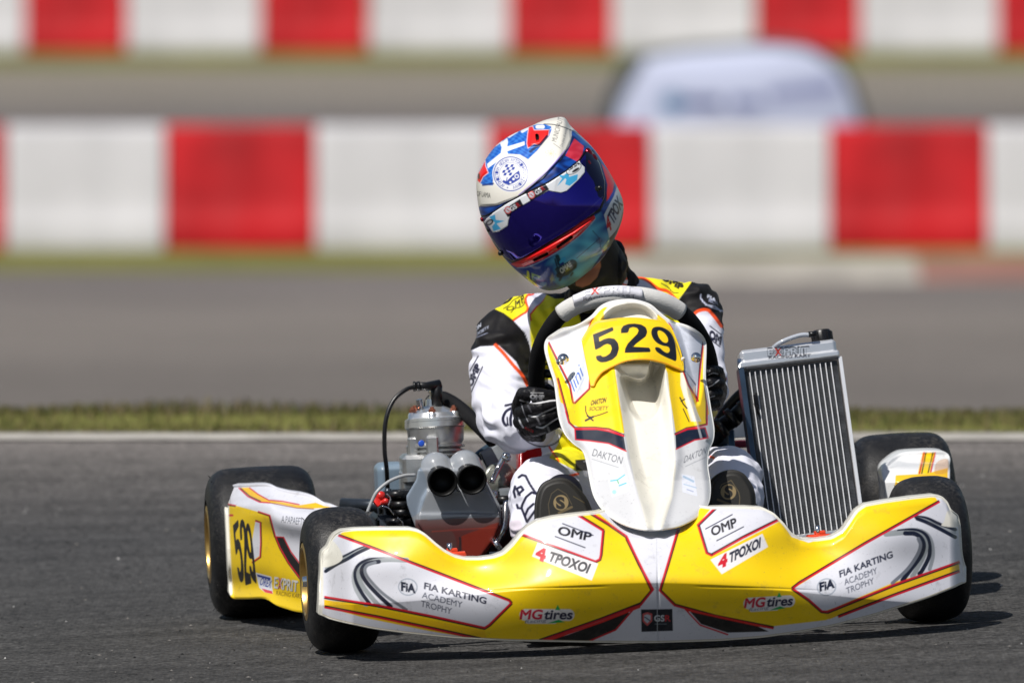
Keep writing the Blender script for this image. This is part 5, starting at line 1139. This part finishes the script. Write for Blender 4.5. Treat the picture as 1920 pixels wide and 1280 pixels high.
    c.poly([(1165, 498), (1240, 510), (1267, 513), (1300, 525), (1286, 546), (1270, 564), (1250, 552), (1238, 545), (1215, 526), (1170, 522)], CYEL)
    c.line([(1165, 524), (1195, 519), (1214, 526), (1234, 541), (1252, 546), (1266, 560), (1272, 568)], 6, CORG, smooth=True); c.line([(1150, 512), (1200, 508), (1262, 512), (1300, 527)], 2.4, CBLK, smooth=True)
    c.poly([(1150, 525), (1195, 525), (1236, 548), (1262, 556), (1266, 590), (1150, 590)], lin(224, 222, 232)); c.line([(1166, 532), (1190, 540), (1206, 556)], 3, lin(220, 60, 40))
    c.text('OMP', (1238, 522), (1280, 545), 11, CBLK, .08, up=(3, -10)); c.line([(1238, 517), (1256, 518), (1268, 530), (1280, 531)], 1.7, CBLK, smooth=True); c.line([(1240, 531), (1252, 538), (1262, 548), (1272, 549)], 1.7, CBLK, smooth=True)
    c.poly([(1300, 524), (1320, 522), (1345, 540), (1375, 586), (1366, 630), (1352, 612), (1338, 592), (1326, 580), (1308, 582), (1296, 602), (1280, 600), (1266, 572)], CBLK)
    c.line([(1294, 604), (1300, 592), (1309, 583), (1326, 581), (1338, 592), (1353, 612)], 6, CORG, smooth=True)
    c.line(q([(250, 175), (250, 200), (280, 235), (330, 260), (390, 280)]), 2.2, lin(196, 200, 222), smooth=True); c.text('FIA', q([(290, 195)])[0], q([(345, 225)])[0], 6, lin(200, 204, 220), .02, up=(1, -6)); c.text('RCA', q([(300, 222)])[0], q([(360, 245)])[0], 6, lin(150, 156, 180), .02, up=(1, -6)); c.line(q([(280, 240), (340, 250), (375, 280)]), 2.6, lin(190, 196, 216))
    c.text('OM', (1329, 632), (1352, 647), 14, CNAV, .08, up=(2, -14)); c.line([(1331, 611), (1352, 627)], 2.2, CNAV); c.line([(1328, 633), (1350, 650)], 2.2, CNAV); c.line([(1352, 708), (1360, 710)], 6, lin(210, 40, 50))
    # skin below the helmet
    c.poly([(960, 395), (1260, 395), (1200, 500), (1176, 520), (1150, 560), (1040, 560), (960, 520)], lin(20, 19, 22)); c.poly([(1078, 500), (1100, 440), (1124, 470), (1127, 500), (1120, 520), (1106, 534), (1092, 539), (1080, 536)], lin(178, 114, 82))
    # lettering on the legs
    q = K(940, 780, 5.816)
    for p_ in ([(190, 665), (225, 640), (265, 650), (310, 740), (370, 830), (405, 850)], [(150, 765), (135, 820), (150, 880)], [(185, 850), (240, 800), (215, 765), (165, 790), (200, 855)], [(400, 850), (330, 830), (270, 880), (230, 960), (220, 1000), (280, 1150), (380, 1010)], [(170, 965), (180, 1000), (220, 1005)], [(350, 955), (290, 1010), (260, 1080)]):
        c.line(q(p_), 4.8, CNAV, smooth=False)
    c.line([(1333, 856), (1338, 858)], 5, CORG); c.poly([(955, 980), (975, 975), (980, 1010), (950, 1010)], lin(222, 204, 214), .6, smooth=True); c.line([(1418, 946), (1421, 952)], 4, CNAV)
    def disp(V, N):
        a = nz(V*np.array([1, 1, 1.6]), 11, 3.); b = nz(V*np.array([1.2, .7, 2.2])+a[:, None]*.03, 23, 11.); r_ = 1-np.abs(b)*2.6
        d = .0035*a+.0038*np.clip(r_, -1, 1)*sm(-.2, .5, a)
        # sleeve gathers where the elbow bends and folds across shoulder and knee
        for (x, y, dd, rad, amp, f_, dx, dy) in ((944, 780, .43, .10, .0040, 90, .5, 1.), (930, 652, .56, .07, .0045, 75, .1, 1), (1326, 700, .43, .06, .003, 110, .2, 1), (1312, 560, .58, .06, .003, 90, -.5, 1), (1030, 900, .32, .08, .002, 60, 1, .4), (1390, 900, .28, .07, .003, 80, 1, .3), (1000, 620, .55, .08, .0025, 80, 1, .4)):
            p = P(x, y, dd); rr_ = np.linalg.norm(V-p, axis=1); ph = (V[:, 0]*dx+V[:, 2]*dy)*f_+a*3
            d += amp*np.exp(-(rr_/rad)**2)*np.sin(ph*2)
        px, py = proj(V); face = (py < 552)&(px < 1160)&(V[:, 1] < .64); return np.where(face, 0, d)
    cols = paint(c)
    return blob('body', L, .0022, 9, CLOTH, man, cols, disp)
body()

# ------------------------------------------------------------------ black balaclava and collar round the neck
def collar():
    f = lambda a, b, c_, n: np.tile(lin(15, 14, 18), (n, 1))
    L = [capsule(P(1158, 548, .60), .034, P(1148, 478, .55), .026), capsule(P(1100, 552, .51), .034, P(1150, 545, .57), .034), capsule(P(1096, 556, .50), .030, P(1126, 548, .52), .030), capsule(P(1104, 556, .53), .028, P(1080, 560, .55), .024), capsule(P(1130, 560, .545), .032, P(1170, 530, .58), .028), capsule(P(1140, 505, .53), .024, P(1150, 470, .52), .022)]
    blob('neck_collar', L, .003, 5, CLOTH, man, lambda a, b, V: f(a, b, V, len(V)), lambda V, N: .003*nz(V, 40, 2)+.002*nz(V, 90, 5))
collar()

# ------------------------------------------------------------------ helmet
def helmet():
    k1 = K(860, 200, 3.556); k3 = K(880, 210, 6.74); k4 = K(1020, 220, 5.333); k5 = K(900, 380, 6.62)
    out = k1([(680, 68), (620, 78), (560, 95), (470, 135), (350, 190), (250, 260), (180, 350), (130, 440), (118, 520), (125, 620), (145, 720), (200, 850), (265, 960), (350, 1060), (430, 1130), (520, 1200), (600, 1225), (700, 1208), (780, 1166), (880, 1090), (960, 1010), (1030, 900), (1075, 800), (1098, 710), (1093, 620), (1050, 520), (980, 395), (900, 280), (800, 180), (740, 122), (712, 78)])
    c0 = np.array([1035., 388.]); na, nr = 800, 300
    th = np.linspace(0, math.pi/2, nr); s = np.sin(th)
    px, py, o = radial(out, c0, nr, na, s)
    yc = .42; T = .132
    def depth(s_, sign): return np.clip(1-s_**2.15, 0, 1)**.5*sign
    S = s[:, None]+0*px; base = yc-T*depth(S, 1)
    # local helmet axes: u runs along the eye port, v points to the crown
    ang = R(29); U = ((px-c0[0])*math.cos(ang)-(py-c0[1])*math.sin(ang)); Vv = (-(px-c0[0])*math.sin(ang)-(py-c0[1])*math.cos(ang))
    wgt = depth(S, 1); base -= .020*sm(-40, -130, Vv)*wgt; base += .030*sm(40, 160, Vv)*wgt
    vis = k1([(150, 735), (180, 735), (240, 705), (320, 650), (430, 590), (600, 510), (720, 435), (810, 362), (850, 300), (890, 300), (940, 380), (975, 500), (975, 600), (940, 680), (860, 740), (740, 820), (560, 930), (430, 1005), (360, 1030), (310, 1000), (260, 930), (200, 850)])
    dv = sdist(px, py, vis); y = base.copy(); y += .004*sm(-1, 2, dv)
    brow = k1([(125, 580), (140, 660), (250, 655), (400, 600), (560, 480), (700, 330), (750, 220), (740, 130), (700, 80), (600, 90), (590, 120), (615, 160), (590, 230), (520, 290), (400, 400), (270, 500), (150, 520)])
    y -= .004*sm(-2, 3, sdist(px, py, brow)); y -= .006*sm(-2, 5, sdist(px, py, k1([(355, 1050), (560, 945), (760, 830), (900, 735), (890, 770), (740, 900), (560, 1010), (420, 1065)])))
    for sl in ([(505, 1020), (590, 980)], [(660, 935), (750, 870)]): y += .008*sm(3.2, 1.2, ldist(px, py, k1(sl)))
    for sc_ in (k1([(470, 140), (620, 130), (600, 200), (545, 260), (460, 275)]), k1([(180, 370), (200, 430), (140, 500), (125, 440)])): y -= .006*sm(-1, 6, sdist(px, py, sc_))
    y += .010*sm(3, 1, ldist(px, py, k1([(520, 190), (526, 225)])))
    y -= .004*sm(3, 0, ldist(px, py, k4([(260, 120), (420, 230), (560, 400), (700, 620), (780, 780), (800, 900)])))
    Gf = P(px, py, y)
    Sb = s[::-1][1:]; pxb, pyb, _ = radial(out, c0, nr-1, na, Sb); yb_ = yc+.150*depth(Sb[:, None]+0*pxb, 1); Gb = P(pxb, pyb, yb_)
    c = Canvas(882, 208, 1182, 556, lin(236, 234, 226))
    bl = lin(22, 78, 168); dbl_ = lin(10, 34, 96); red = lin(228, 24, 26); cy = lin(40, 160, 210)
    gn_ = lambda a, b, f_=.12: (lambda X, Y: a+(b-a)*np.clip(.5+.9*np.sin(X*f_+np.sin(Y*.21)*2)*np.cos(Y*f_*1.3+np.sin(X*.17)), 0, 1)[..., None])
    # dark blue shell behind the brow, red and blue side
    c.poly(k1([(140, 640), (260, 660), (400, 590), (560, 480), (700, 300), (760, 160), (900, 280), (1100, 560), (1110, 760), (1000, 960), (880, 1100), (700, 1240), (500, 1230), (340, 1080), (220, 900), (130, 740)]), gn_(dbl_, bl))
    c.poly(k4([(305, 215), (400, 290), (375, 420), (345, 450), (215, 385), (260, 300)]), gn_(lin(196, 40, 60), lin(214, 60, 78)))
    c.poly(k4([(500, 370), (590, 480), (660, 560), (705, 650), (690, 740), (640, 830), (590, 880), (580, 800), (600, 650), (560, 480)]), red); c.line(k4([(500, 370), (580, 500), (605, 620), (590, 760), (588, 880)]), 3, lin(216, 20, 24)); c.disc(k4([(620, 680)])[0], 3, lin(120, 120, 126))
    c.line(k4([(590, 880), (660, 820), (710, 730), (735, 680)]), 4.6, lin(30, 70, 170), smooth=True); c.line(k4([(240, 50), (330, 130), (470, 250), (600, 430), (730, 640), (790, 790), (800, 900), (780, 1010)]), 5, lin(206, 210, 220), smooth=True); c.line(k4([(300, 150), (450, 290), (560, 430)]), 10, lin(40, 90, 160), .7, smooth=True)
    # number side panel with lettering
    c.poly(k4([(735, 680), (780, 790), (795, 900), (770, 1080), (700, 1210), (640, 1230), (605, 1100), (595, 990), (640, 900), (700, 790)]), lin(214, 218, 222)); c.poly(k4([(800, 900), (790, 1060), (720, 1240), (640, 1300), (640, 1230), (740, 1100)]), lin(70, 66, 64), smooth=True)
    c.text('4', k4([(640, 1150)])[0], k4([(682, 1110)])[0], 26, lin(200, 30, 32), .05, up=(-6, -24)); c.text('TPOX', k4([(692, 1075)])[0], k4([(790, 870)])[0], 22, lin(24, 34, 74), .04, up=(-10, -17))
    # white brow
    c.poly(k1([(115, 520), (120, 640), (140, 668), (250, 660), (400, 600), (530, 490), (640, 380), (735, 270), (755, 200), (750, 150), (712, 78), (680, 60), (540, 95), (300, 220), (120, 440)]), lin(222, 218, 208), smooth=False)
    c.line(k1([(140, 668), (250, 662), (400, 600), (530, 492), (640, 382), (735, 272), (756, 200)]), 2.4, dbl_, smooth=True); c.line(k1([(400, 590), (530, 480), (640, 372), (710, 290)]), 1.6, lin(150, 120, 210), smooth=True)
    # blue crown with the white cross and stripes
    c.poly(k3([(90, 800), (200, 600), (210, 560), (340, 410), (500, 290), (700, 200), (860, 160), (960, 160), (1035, 185), (1040, 230), (1010, 310), (930, 400), (860, 490), (745, 600), (640, 540), (480, 530), (380, 600), (300, 750), (300, 930), (180, 930), (110, 880)]), gn_(lin(24, 84, 176), lin(52, 120, 206), .5))
    c.poly(k3([(390, 400), (480, 330), (490, 380), (480, 440), (700, 375), (700, 420), (480, 500), (490, 530), (410, 590), (235, 715), (225, 660), (400, 520), (410, 450)]), lin(226, 230, 236)); c.line(k3([(330, 420), (400, 370)]), 5, lin(214, 220, 230)); c.line(k3([(500, 310), (600, 245)]), 5.5, lin(220, 226, 234)); c.line(k3([(670, 245), (745, 200)]), 6, lin(220, 226, 234)); c.line(k3([(860, 190), (930, 190)]), 7, lin(226, 230, 236))
    for r_ in ([(750, 190), (800, 180), (820, 230), (1010, 225), (1000, 300), (930, 380), (880, 420), (820, 405), (740, 460), (725, 400), (735, 290)], [(200, 610), (205, 680), (240, 770), (175, 820), (135, 900), (100, 870), (110, 780)]):
        c.poly(k3(r_), lin(226, 30, 26)); c.line(k3(r_[:2]+r_[-3:] if 0 else r_), 1.2, lin(222, 190, 196), closed=True)
    c.disc(k3([(862, 320)])[0], 3.6, lin(12, 10, 12), ry=6.2); c.line(k3([(980, 310), (900, 410), (850, 440), (770, 500)]), 5, lin(10, 18, 60), .85, smooth=True); c.line(k3([(120, 790), (120, 840)]), 3, lin(20, 16, 16)); c.line(k3([(300, 905), (170, 925)]), 4, lin(20, 30, 90), .8)
    # club roundel
    rc = k3([(525, 785)])[0]; wr_ = lin(222, 222, 224); rb = lin(36, 60, 150)
    c.disc(rc, 34.5, wr_); c.disc(rc, 32.6, rb); c.disc(rc, 31, wr_); c.disc(rc, 21.6, rb); c.disc(rc, 21.0, wr_)
    c.arc_text('ΑΓΩΝΙΣΤΙΚΗ ΛΕΣXΗ ΑΥΤΟΚΙΝΗΤΟΥ', rc, 23.4, 118, 368, 5.6, rb, .02); c.arc_text('ΛΑΜΙΑΣ', rc, 29, 82, 22, 5.6, rb, .02); c.disc((rc[0]+24.5, rc[1]+7), 1.2, rb); c.disc((rc[0]-6, rc[1]+25.6), 1.2, rb)
    for i in range(4):
        for j in range(4):
            if (i+j) % 2 == 0:
                p0 = np.array(k3([(465, 665)])[0])+np.array([5.0, -.1])*i+np.array([-2.6, 5.3])*j; c.poly([p0, p0+[5, -.1], p0+[2.4, 5.2], p0+[-2.6, 5.3]], rb)
    c.poly(k3([(520, 830), (590, 770), (630, 740), (645, 800), (640, 850), (560, 900), (500, 925), (420, 890), (430, 860), (470, 880)]), rb); c.disc(k3([(600, 815)])[0], 4.2, wr_); c.disc(k3([(600, 815)])[0], 2.4, rb); c.disc(k3([(560, 850)])[0], 2.4, wr_); c.disc(k3([(520, 890)])[0], 2, wr_); c.line(k3([(478, 830), (462, 905)]), 1.6, rb)
    # lettering of the brow
    t3 = lin(60, 62, 66)
    c.text('MUNICIPALITY', k4([(125, 250)])[0], k4([(200, -10)])[0], 9.5, t3, .0, up=(-9, -3)); c.line(k4([(95, 262), (165, 312)]), 1, lin(120, 120, 120)); c.text('One place, all worlds', k4([(185, 300)])[0], k4([(240, 120)])[0], 5.6, lin(110, 110, 112), 0, up=(-5, -1.6))
    c.text('OF LAMIA', k3([(96, 1062)])[0], k3([(270, 1090)])[0], 9, t3, .02, up=(0, -9)); 
    for a_ in range(26): 
        t = a_*2.4; c.disc((np.array(k4([(70, 365)])[0])+np.array([math.cos(t)*a_*.42, math.sin(t)*a_*.34])), 1.0, lin(196, 190, 150), .8)
    c.line(k4([(0, 68), (120, 78), (270, 128), (420, 210), (480, 260)]), 1.6, lin(20, 24, 34), smooth=True)
    # under the visor, chin bar
    c.line(vis, 7, lin(8, 8, 14), closed=True); c.poly(vis, lin(10, 10, 16)); c.line(k1([(870, 290), (950, 400), (985, 520), (975, 640)]), 4, dbl_)
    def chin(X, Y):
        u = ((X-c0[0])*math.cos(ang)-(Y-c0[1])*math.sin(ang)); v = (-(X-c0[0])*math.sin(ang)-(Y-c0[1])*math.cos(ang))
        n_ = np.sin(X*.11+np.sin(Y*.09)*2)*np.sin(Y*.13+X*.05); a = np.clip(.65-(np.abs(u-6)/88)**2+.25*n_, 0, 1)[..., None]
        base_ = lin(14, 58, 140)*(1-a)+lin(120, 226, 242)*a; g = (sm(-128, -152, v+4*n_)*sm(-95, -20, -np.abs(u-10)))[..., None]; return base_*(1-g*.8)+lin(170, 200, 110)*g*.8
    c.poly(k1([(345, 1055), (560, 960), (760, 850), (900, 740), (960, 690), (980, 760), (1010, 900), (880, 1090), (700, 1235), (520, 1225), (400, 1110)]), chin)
    c.poly(k1([(345, 1050), (420, 1020), (560, 945), (700, 860), (830, 765), (905, 725), (912, 745), (820, 850), (700, 940), (560, 1022), (440, 1068), (390, 1072)]), lin(232, 24, 22)); c.line(k1([(390, 1075), (470, 1066), (600, 1005), (740, 918), (860, 810), (912, 748)]), 1.2, lin(180, 200, 214), smooth=True)
    for sl in ([(505, 1022), (590, 982)], [(660, 935), (750, 870)]): c.line(k1(sl), 5, lin(14, 10, 12))
    c.line(k5([(1490, 440), (1350, 560), (1200, 690)]), 1.6, lin(14, 40, 84), .7, smooth=True); c.line(k5([(1400, 350), (1480, 440), (1500, 560)]), 2, lin(10, 30, 70), .6); c.disc(k5([(1480, 470)])[0], 6, lin(8, 26, 66), .4)
    # brushed emblem on the chin
    for p_, w_ in (([(960, 670), (990, 760)], 8), ([(930, 700), (960, 800), (940, 830)], 3), ([(1000, 840), (1080, 800), (1150, 760)], 17), ([(980, 900), (1080, 870), (1170, 790)], 10), ([(990, 960), (1010, 920)], 5), ([(1130, 900), (1150, 870)], 4)): c.line(k5(p_), w_, lin(24, 28, 26), .9, soft=2)
    c.line(k5([(1010, 740), (1040, 700)]), 8, lin(70, 180, 220)); c.line(k5([(1000, 770), (1030, 750)]), 4, lin(20, 50, 130)); c.text('OMAE', k5([(1010, 885)])[0], k5([(1145, 780)])[0], 9, lin(200, 206, 200), .04, up=(-4, -8.5))
    c.poly(k5([(585, 840), (610, 860), (620, 940), (660, 980), (580, 930)]), lin(214, 220, 40)); c.poly(k5([(640, 870), (760, 920), (700, 960), (650, 970)]), lin(170, 200, 120)); c.line(k5([(625, 880), (630, 960), (690, 990)]), 2, lin(10, 20, 40)); c.disc(k5([(690, 940)])[0], 5, lin(20, 100, 140)); c.disc(k5([(790, 1010)])[0], 7, lin(150, 190, 220), .6, 4)
    cf = paint(c)
    V = np.vstack([Gf.reshape(-1, 3), Gb.reshape(-1, 3)]); f = gridf(2*nr-1, na, True); ppx, ppy = proj(V); cols = cf(ppx, ppy, V)
    back = np.arange(len(V)) >= nr*na+20*na; vv = (-(ppx-c0[0])*math.sin(ang)-(ppy-c0[1])*math.cos(ang)); cols[back] = np.where((vv > 30)[:, None], lin(236, 234, 226), bl)[back]
    ho = fixn(mesh('helmet', V, f, HELM, man, cols))
    # visor and the sticker strip over it, both real sheets over the shell
    def sheet_over(name, poly, off, m, cvs, par, edge=1.2):
        d = sdist(px, py, poly); inside = d > -.3; F4 = gridf(nr, na, True); keep = inside.ravel()[F4].all(1); Fk = F4[keep]; ids = np.unique(Fk); mp = -np.ones(nr*na, int); mp[ids] = np.arange(len(ids))
        yy = base-off*sm(-.3, edge, d); Q = P(px, py, yy).reshape(-1, 3)[ids]; a_, b_ = proj(Q); o_ = mesh(name, Q, mp[Fk], m, par, cvs(a_, b_, Q)); so_ = o_.modifiers.new('t', 'SOLIDIFY'); so_.thickness = .0012; so_.offset = 0; return o_
    cv = Canvas(895, 270, 1145, 500, lin(44, 28, 160))
    cv.poly(k1([(846, 290), (905, 290), (960, 400), (990, 520), (985, 640), (930, 600), (900, 500), (850, 430)]), lin(26, 20, 62)); cv.line(list(vis)+[vis[0]], 2.2, lin(10, 9, 20))
    cv.line(k1([(270, 960), (400, 960), (600, 870), (800, 740), (960, 600)]), .9, lin(120, 110, 190), .6, smooth=True)
    for ct, r_ in ((k4([(420, 340)])[0], 9), (k4([(480, 390)])[0], 8), (k4([(430, 475)])[0], 10)): cv.disc(ct, r_, lin(30, 16, 60), .6)
    vo = sheet_over('visor', vis, .0045, VISOR, paint(cv), ho)
    strip = k1([(168, 770), (185, 745), (240, 702), (330, 643), (430, 590), (600, 510), (720, 432), (805, 362), (820, 385), (842, 405), (842, 440), (800, 490), (720, 565), (680, 577), (635, 570), (600, 562), (420, 665), (350, 708), (335, 760), (330, 795), (270, 835), (230, 842), (200, 800)])
    cs = Canvas(900, 290, 1105, 445, lin(226, 228, 232)); sb = lin(70, 176, 226)
    for bx in ([(300, 690), (410, 617), (436, 664), (330, 738)], [(449, 581), (576, 511), (604, 553), (482, 633)]): cs.poly(k1(bx), lin(30, 28, 36))
    for (sx, sy), (gx, gy), (hx, hy) in (((330, 690), (352, 700), (415, 660)), ((487, 590), (518, 592), (580, 552))):
        cs.disc(k1([(sx, sy)])[0], 6.5, lin(200, 90, 90), ry=7); cs.disc(k1([(sx, sy)])[0], 4.5, lin(190, 196, 204), ry=5); cs.line(k1([(sx-8, sy-6), (sx+8, sy+6)]), 1.6, lin(180, 40, 50))
        g0, g1 = k1([(gx, gy)])[0], k1([(hx-22, hy+14)])[0]; cs.text('GS', g0, g1, 9, lin(206, 208, 214), .03, up=(-4, -7)); cs.text('R', k1([(hx-20, hy+12)])[0], k1([(hx, hy)])[0], 9, lin(150, 30, 40), .03, up=(-4, -7))
    cs.poly(k1([(660, 455), (700, 462), (740, 430), (735, 470), (795, 452), (740, 490), (765, 520), (710, 480), (655, 535), (690, 480)]), sb); cs.poly(k1([(720, 480), (770, 460), (795, 455), (790, 490), (740, 530), (710, 520)]), sb)
    cs.poly(k1([(205, 735), (245, 720), (250, 755), (310, 762), (255, 780), (285, 815), (235, 830), (225, 800), (245, 775)]), sb)
    cs.disc(k1([(768, 418)])[0], 16, lin(24, 22, 26), ry=8, ang=-32); cs.disc(k1([(768, 418)])[0], 14.6, lin(228, 230, 232), ry=6.8, ang=-32); cs.text('LaKare', k1([(735, 430)])[0], k1([(808, 385)])[0], 5.5, lin(20, 18, 22), .04, up=(-3, -5)); cs.disc(k1([(780, 425)])[0], 8, lin(40, 36, 40), ry=2.4, ang=-32)
    cs.disc(k1([(208, 772)])[0], 8, lin(40, 38, 44), ry=5, ang=-32); cs.disc(k1([(208, 772)])[0], 5, lin(190, 190, 196), ry=2.6, ang=-32)
    sheet_over('visor_strip', strip, .0062, HELM, paint(cs), vo)
    def knob(x, y_, r_, m, name, l=.006):
        d = np.hypot(px-x, py-y_); i = np.unravel_index(np.argmin(d), d.shape); p = Gf[i]; dp = Gf[min(i[0]+3, nr-1), i[1]]-Gf[max(i[0]-3, 0), i[1]]; dq = Gf[i[0], (i[1]+5) % na]-Gf[i[0], i[1]-5]; n_ = np.cross(dp, dq); n_ /= np.linalg.norm(n_)+1e-9
        if n_[1] > 0: n_ = -n_
        mb = MB(); lathe(mb, p+n_*.001, n_, [(-.006, r_), (l*.3, r_), (l*.55, r_*.8), (l*.7, r_*.5), (l*.7+.0005, .0001)], 20); return mb.build(name, m, ho)
    rdm = mat('red_metal_screw', (.30, .01, .02), rough=.15, metal=.8, var=.1)
    knob(1104, 287, .0095, rdm, 'visor_pivot'); knob(1113, 296, .0075, rdm, 'visor_pivot'); knob(1101, 307, .0085, rdm, 'visor_pivot'); knob(1115, 356, .0075, BLK, 'visor_tab', .009); knob(1120, 354, .005, BLK, 'visor_tab', .012)
    knob(1122, 386, .003, BLK, 'tear_off_post', .006); knob(941, 472, .005, BLK, 'tear_off_post', .010); knob(906, 410, .0045, rdm, 'visor_pivot'); knob(918, 430, .005, BLK, 'visor_pivot')
helmet()

# ------------------------------------------------------------------ gloves
def gloves():
    c = Canvas(955, 660, 1370, 850, lin(20, 19, 22)); wl = lin(215, 215, 218)
    c.text('OMP', (994, 747.5), (1021, 749), 8, lin(206, 206, 210), .06, up=(0, -8)); c.line([(995, 736), (1019, 736.5)], 1, wl); c.line([(995, 750.5), (1019, 751.5)], 1, wl)
    c.line([(975, 750), (990, 754), (1010, 755), (1032, 751), (1050, 750)], 2.6, wl, smooth=True); c.line([(991, 779), (1004, 780), (1020, 773), (1045, 762)], 2.6, wl, smooth=True); c.line([(1006, 800), (1018, 801), (1034, 791), (1052, 780)], 2.6, wl, smooth=True)
    c.line([(977, 756), (983, 775), (990, 790)], 1.6, lin(140, 140, 146), smooth=True); c.line([(990, 760), (996, 772)], 3, lin(70, 70, 76)); c.line([(1007, 783), (1013, 796)], 3.5, lin(90, 90, 94)); c.line([(1027, 800), (1031, 811)], 4, lin(120, 120, 120))
    c.line([(972, 783), (976, 793), (981, 801)], 3, lin(190, 190, 196)); c.text('RACE', (984, 804), (1000, 811), 5, lin(190, 30, 34), .02, up=(1, -4))
    c.line([(1328, 703), (1337, 699), (1346, 701)], 1.3, wl, smooth=True); c.line([(1326, 726), (1336, 722), (1348, 712)], 1.3, wl); c.line([(1328, 746), (1340, 742)], 1.3, wl); c.text('OMP', (1321, 697), (1331, 699), 5, wl, .04)
    cf = paint(c)
    def fing(pts, rs):
        out_ = []
        for k in range(len(pts)-1): out_.append(capsule(P(*pts[k]), rs[k], P(*pts[k+1]), rs[k+1], 16, 6))
        return out_
    L = [capsule(P(983, 778, .245), .020, P(992, 800, .245), .019), capsule(P(975, 762, .245), .016, P(985, 790, .25), .020), capsule(P(992, 800, .25), .020, P(1000, 806, .29), .026), capsule(P(978, 790, .24), .016, P(1010, 815, .245), .014)]
    L += fing([(973, 757, .232), (980, 739, .200), (1003, 738, .182), (1032, 742, .190), (1044, 744, .212)], [.0125, .0125, .0125, .0110, .0085])
    L += fing([(978, 772, .225), (992, 767, .190), (1014, 764, .174), (1040, 759, .184), (1050, 758, .206)], [.0135, .0118, .0112, .0102, .0080])
    L += fing([(984, 790, .225), (998, 789, .190), (1020, 784, .176), (1045, 775, .186), (1054, 772, .208)], [.0130, .0112, .0108, .0098, .0076])
    L += fing([(993, 806, .228), (1006, 808, .196), (1024, 803, .182), (1044, 795, .190), (1052, 791, .208)], [.0115, .0098, .0092, .0084, .0070])
    L += fing([(980, 752, .250), (998, 730, .262), (1022, 726, .262), (1034, 732, .245)], [.0125, .0105, .0098, .0080])       # thumb hooked behind the rim
    d_ = lambda V, N: .0008*nz(V, 120, 4)+.0006*nz(V, 260, 8)
    blob('glove', L, .0012, 4, LEATH, man, cf, d_)
    L = [capsule(P(1345, 735, .26), .018, P(1338, 752, .26), .018), capsule(P(1340, 745, .27), .018, P(1334, 738, .30), .026)]
    L += fing([(1350, 712, .252), (1346, 697, .215), (1332, 694, .195), (1316, 698, .205)], [.0115, .0112, .0110, .0085])
    L += fing([(1352, 728, .242), (1348, 718, .208), (1332, 718, .190), (1314, 722, .202)], [.0118, .0108, .0104, .0082])
    L += fing([(1350, 744, .242), (1347, 738, .208), (1332, 740, .192), (1314, 744, .204)], [.0115, .0102, .0098, .0080])
    L += fing([(1346, 757, .242), (1342, 757, .212), (1330, 759, .198), (1316, 762, .208)], [.0105, .0092, .0088, .0074])
    L += fing([(1346, 712, .265), (1336, 690, .272), (1322, 686, .268), (1314, 690, .25)], [.0118, .0100, .0094, .0078])
    blob('glove', L, .0012, 4, LEATH, man, cf, d_)
gloves()

# ------------------------------------------------------------------ boots, soles towards the camera
def boots():
    for sgn, out, cen, an in ((0, [(1006, 975), (1007, 943), (1012, 921), (1022, 907), (1043, 899), (1062, 900), (1079, 912), (1096, 932), (1105, 950), (1110, 966), (1112, 1000), (1095, 1030), (1060, 1040), (1020, 1030), (1008, 1005)], (1056, 962), -14),
                          (1, [(1328, 935), (1334, 906), (1346, 893), (1360, 886), (1378, 884), (1393, 890), (1402, 901), (1410, 914), (1414, 931), (1414, 960), (1408, 1000), (1380, 1015), (1350, 1012), (1332, 990), (1327, 960)], (1370, 945), 8)):
        px, py, o = radial(out, cen, 150, 300); y = -.07+.030*((py-900)/80)*-.55; y = y+0*px; e = sdist(px, py, o[::3]); y += .008*np.clip(1-e/8, 0, 1)**2
        c = Canvas(995, 875, 1425, 1050, lin(34, 32, 28)); g = lin(150, 130, 92)
        if sgn == 0:
            c.line([(1031, 970), (1028, 945), (1034, 925), (1046, 916), (1062, 926), (1072, 945)], 1.4, lin(86, 76, 56), smooth=False); c.disc((1052, 942), 14, g, ry=14.5, ang=20); c.disc((1052, 942), 14, g)
            c.text('S', (1043, 952), (1060, 953), 20, lin(38, 34, 28), .06, up=(-1, -20)); c.line([(1048, 961), (1072, 950)], 4.5, lin(104, 90, 62)); c.line([(1046, 975), (1062, 970)], 4.5, lin(104, 90, 62)); c.line([(1075, 930), (1096, 942)], 1.2, lin(96, 84, 50))
        else:
            c.line([(1350, 915), (1353, 908), (1371, 900), (1385, 922), (1387, 932), (1386, 950)], 1.4, lin(104, 92, 66)); c.disc((1366, 922), 14.5, g)
            c.text('S', (1358, 932), (1374, 931), 20, lin(34, 32, 26), .06, up=(1, -20)); c.line([(1346, 936), (1370, 946)], 4.5, lin(104, 90, 62))
        bt = shell('boot', P(px, py, y), SOLE, man, paint(c), .003, .012, ring=True)
        k = (lambda x, yy, d: P(x, yy, d)); x0 = cen[0]; L = [capsule(k(x0, 925, -.02), .036, k(x0+(3 if sgn else -6), 955, .10), .044), capsule(k(x0, 1000, -.01), .036, k(x0, 990, .10), .044), capsule(k(x0, 925, -.02), .036, k(x0, 1000, -.01), .036)]
        blob('boot_upper', L, .003, 4, LEATH, man, lambda a, b, V: np.tile(lin(26, 26, 38), (len(V), 1)))
        mb = MB(); box(mb, P(x0, 1005, -.09), (.07, .006, .05), None, .3); tube(mb, [P(x0, 1010, -.085), P(x0, 1050, -.06), P(x0, 1070, .02)], .006, 10, 12); mb.build('pedal', STEEL, kart)
boots()
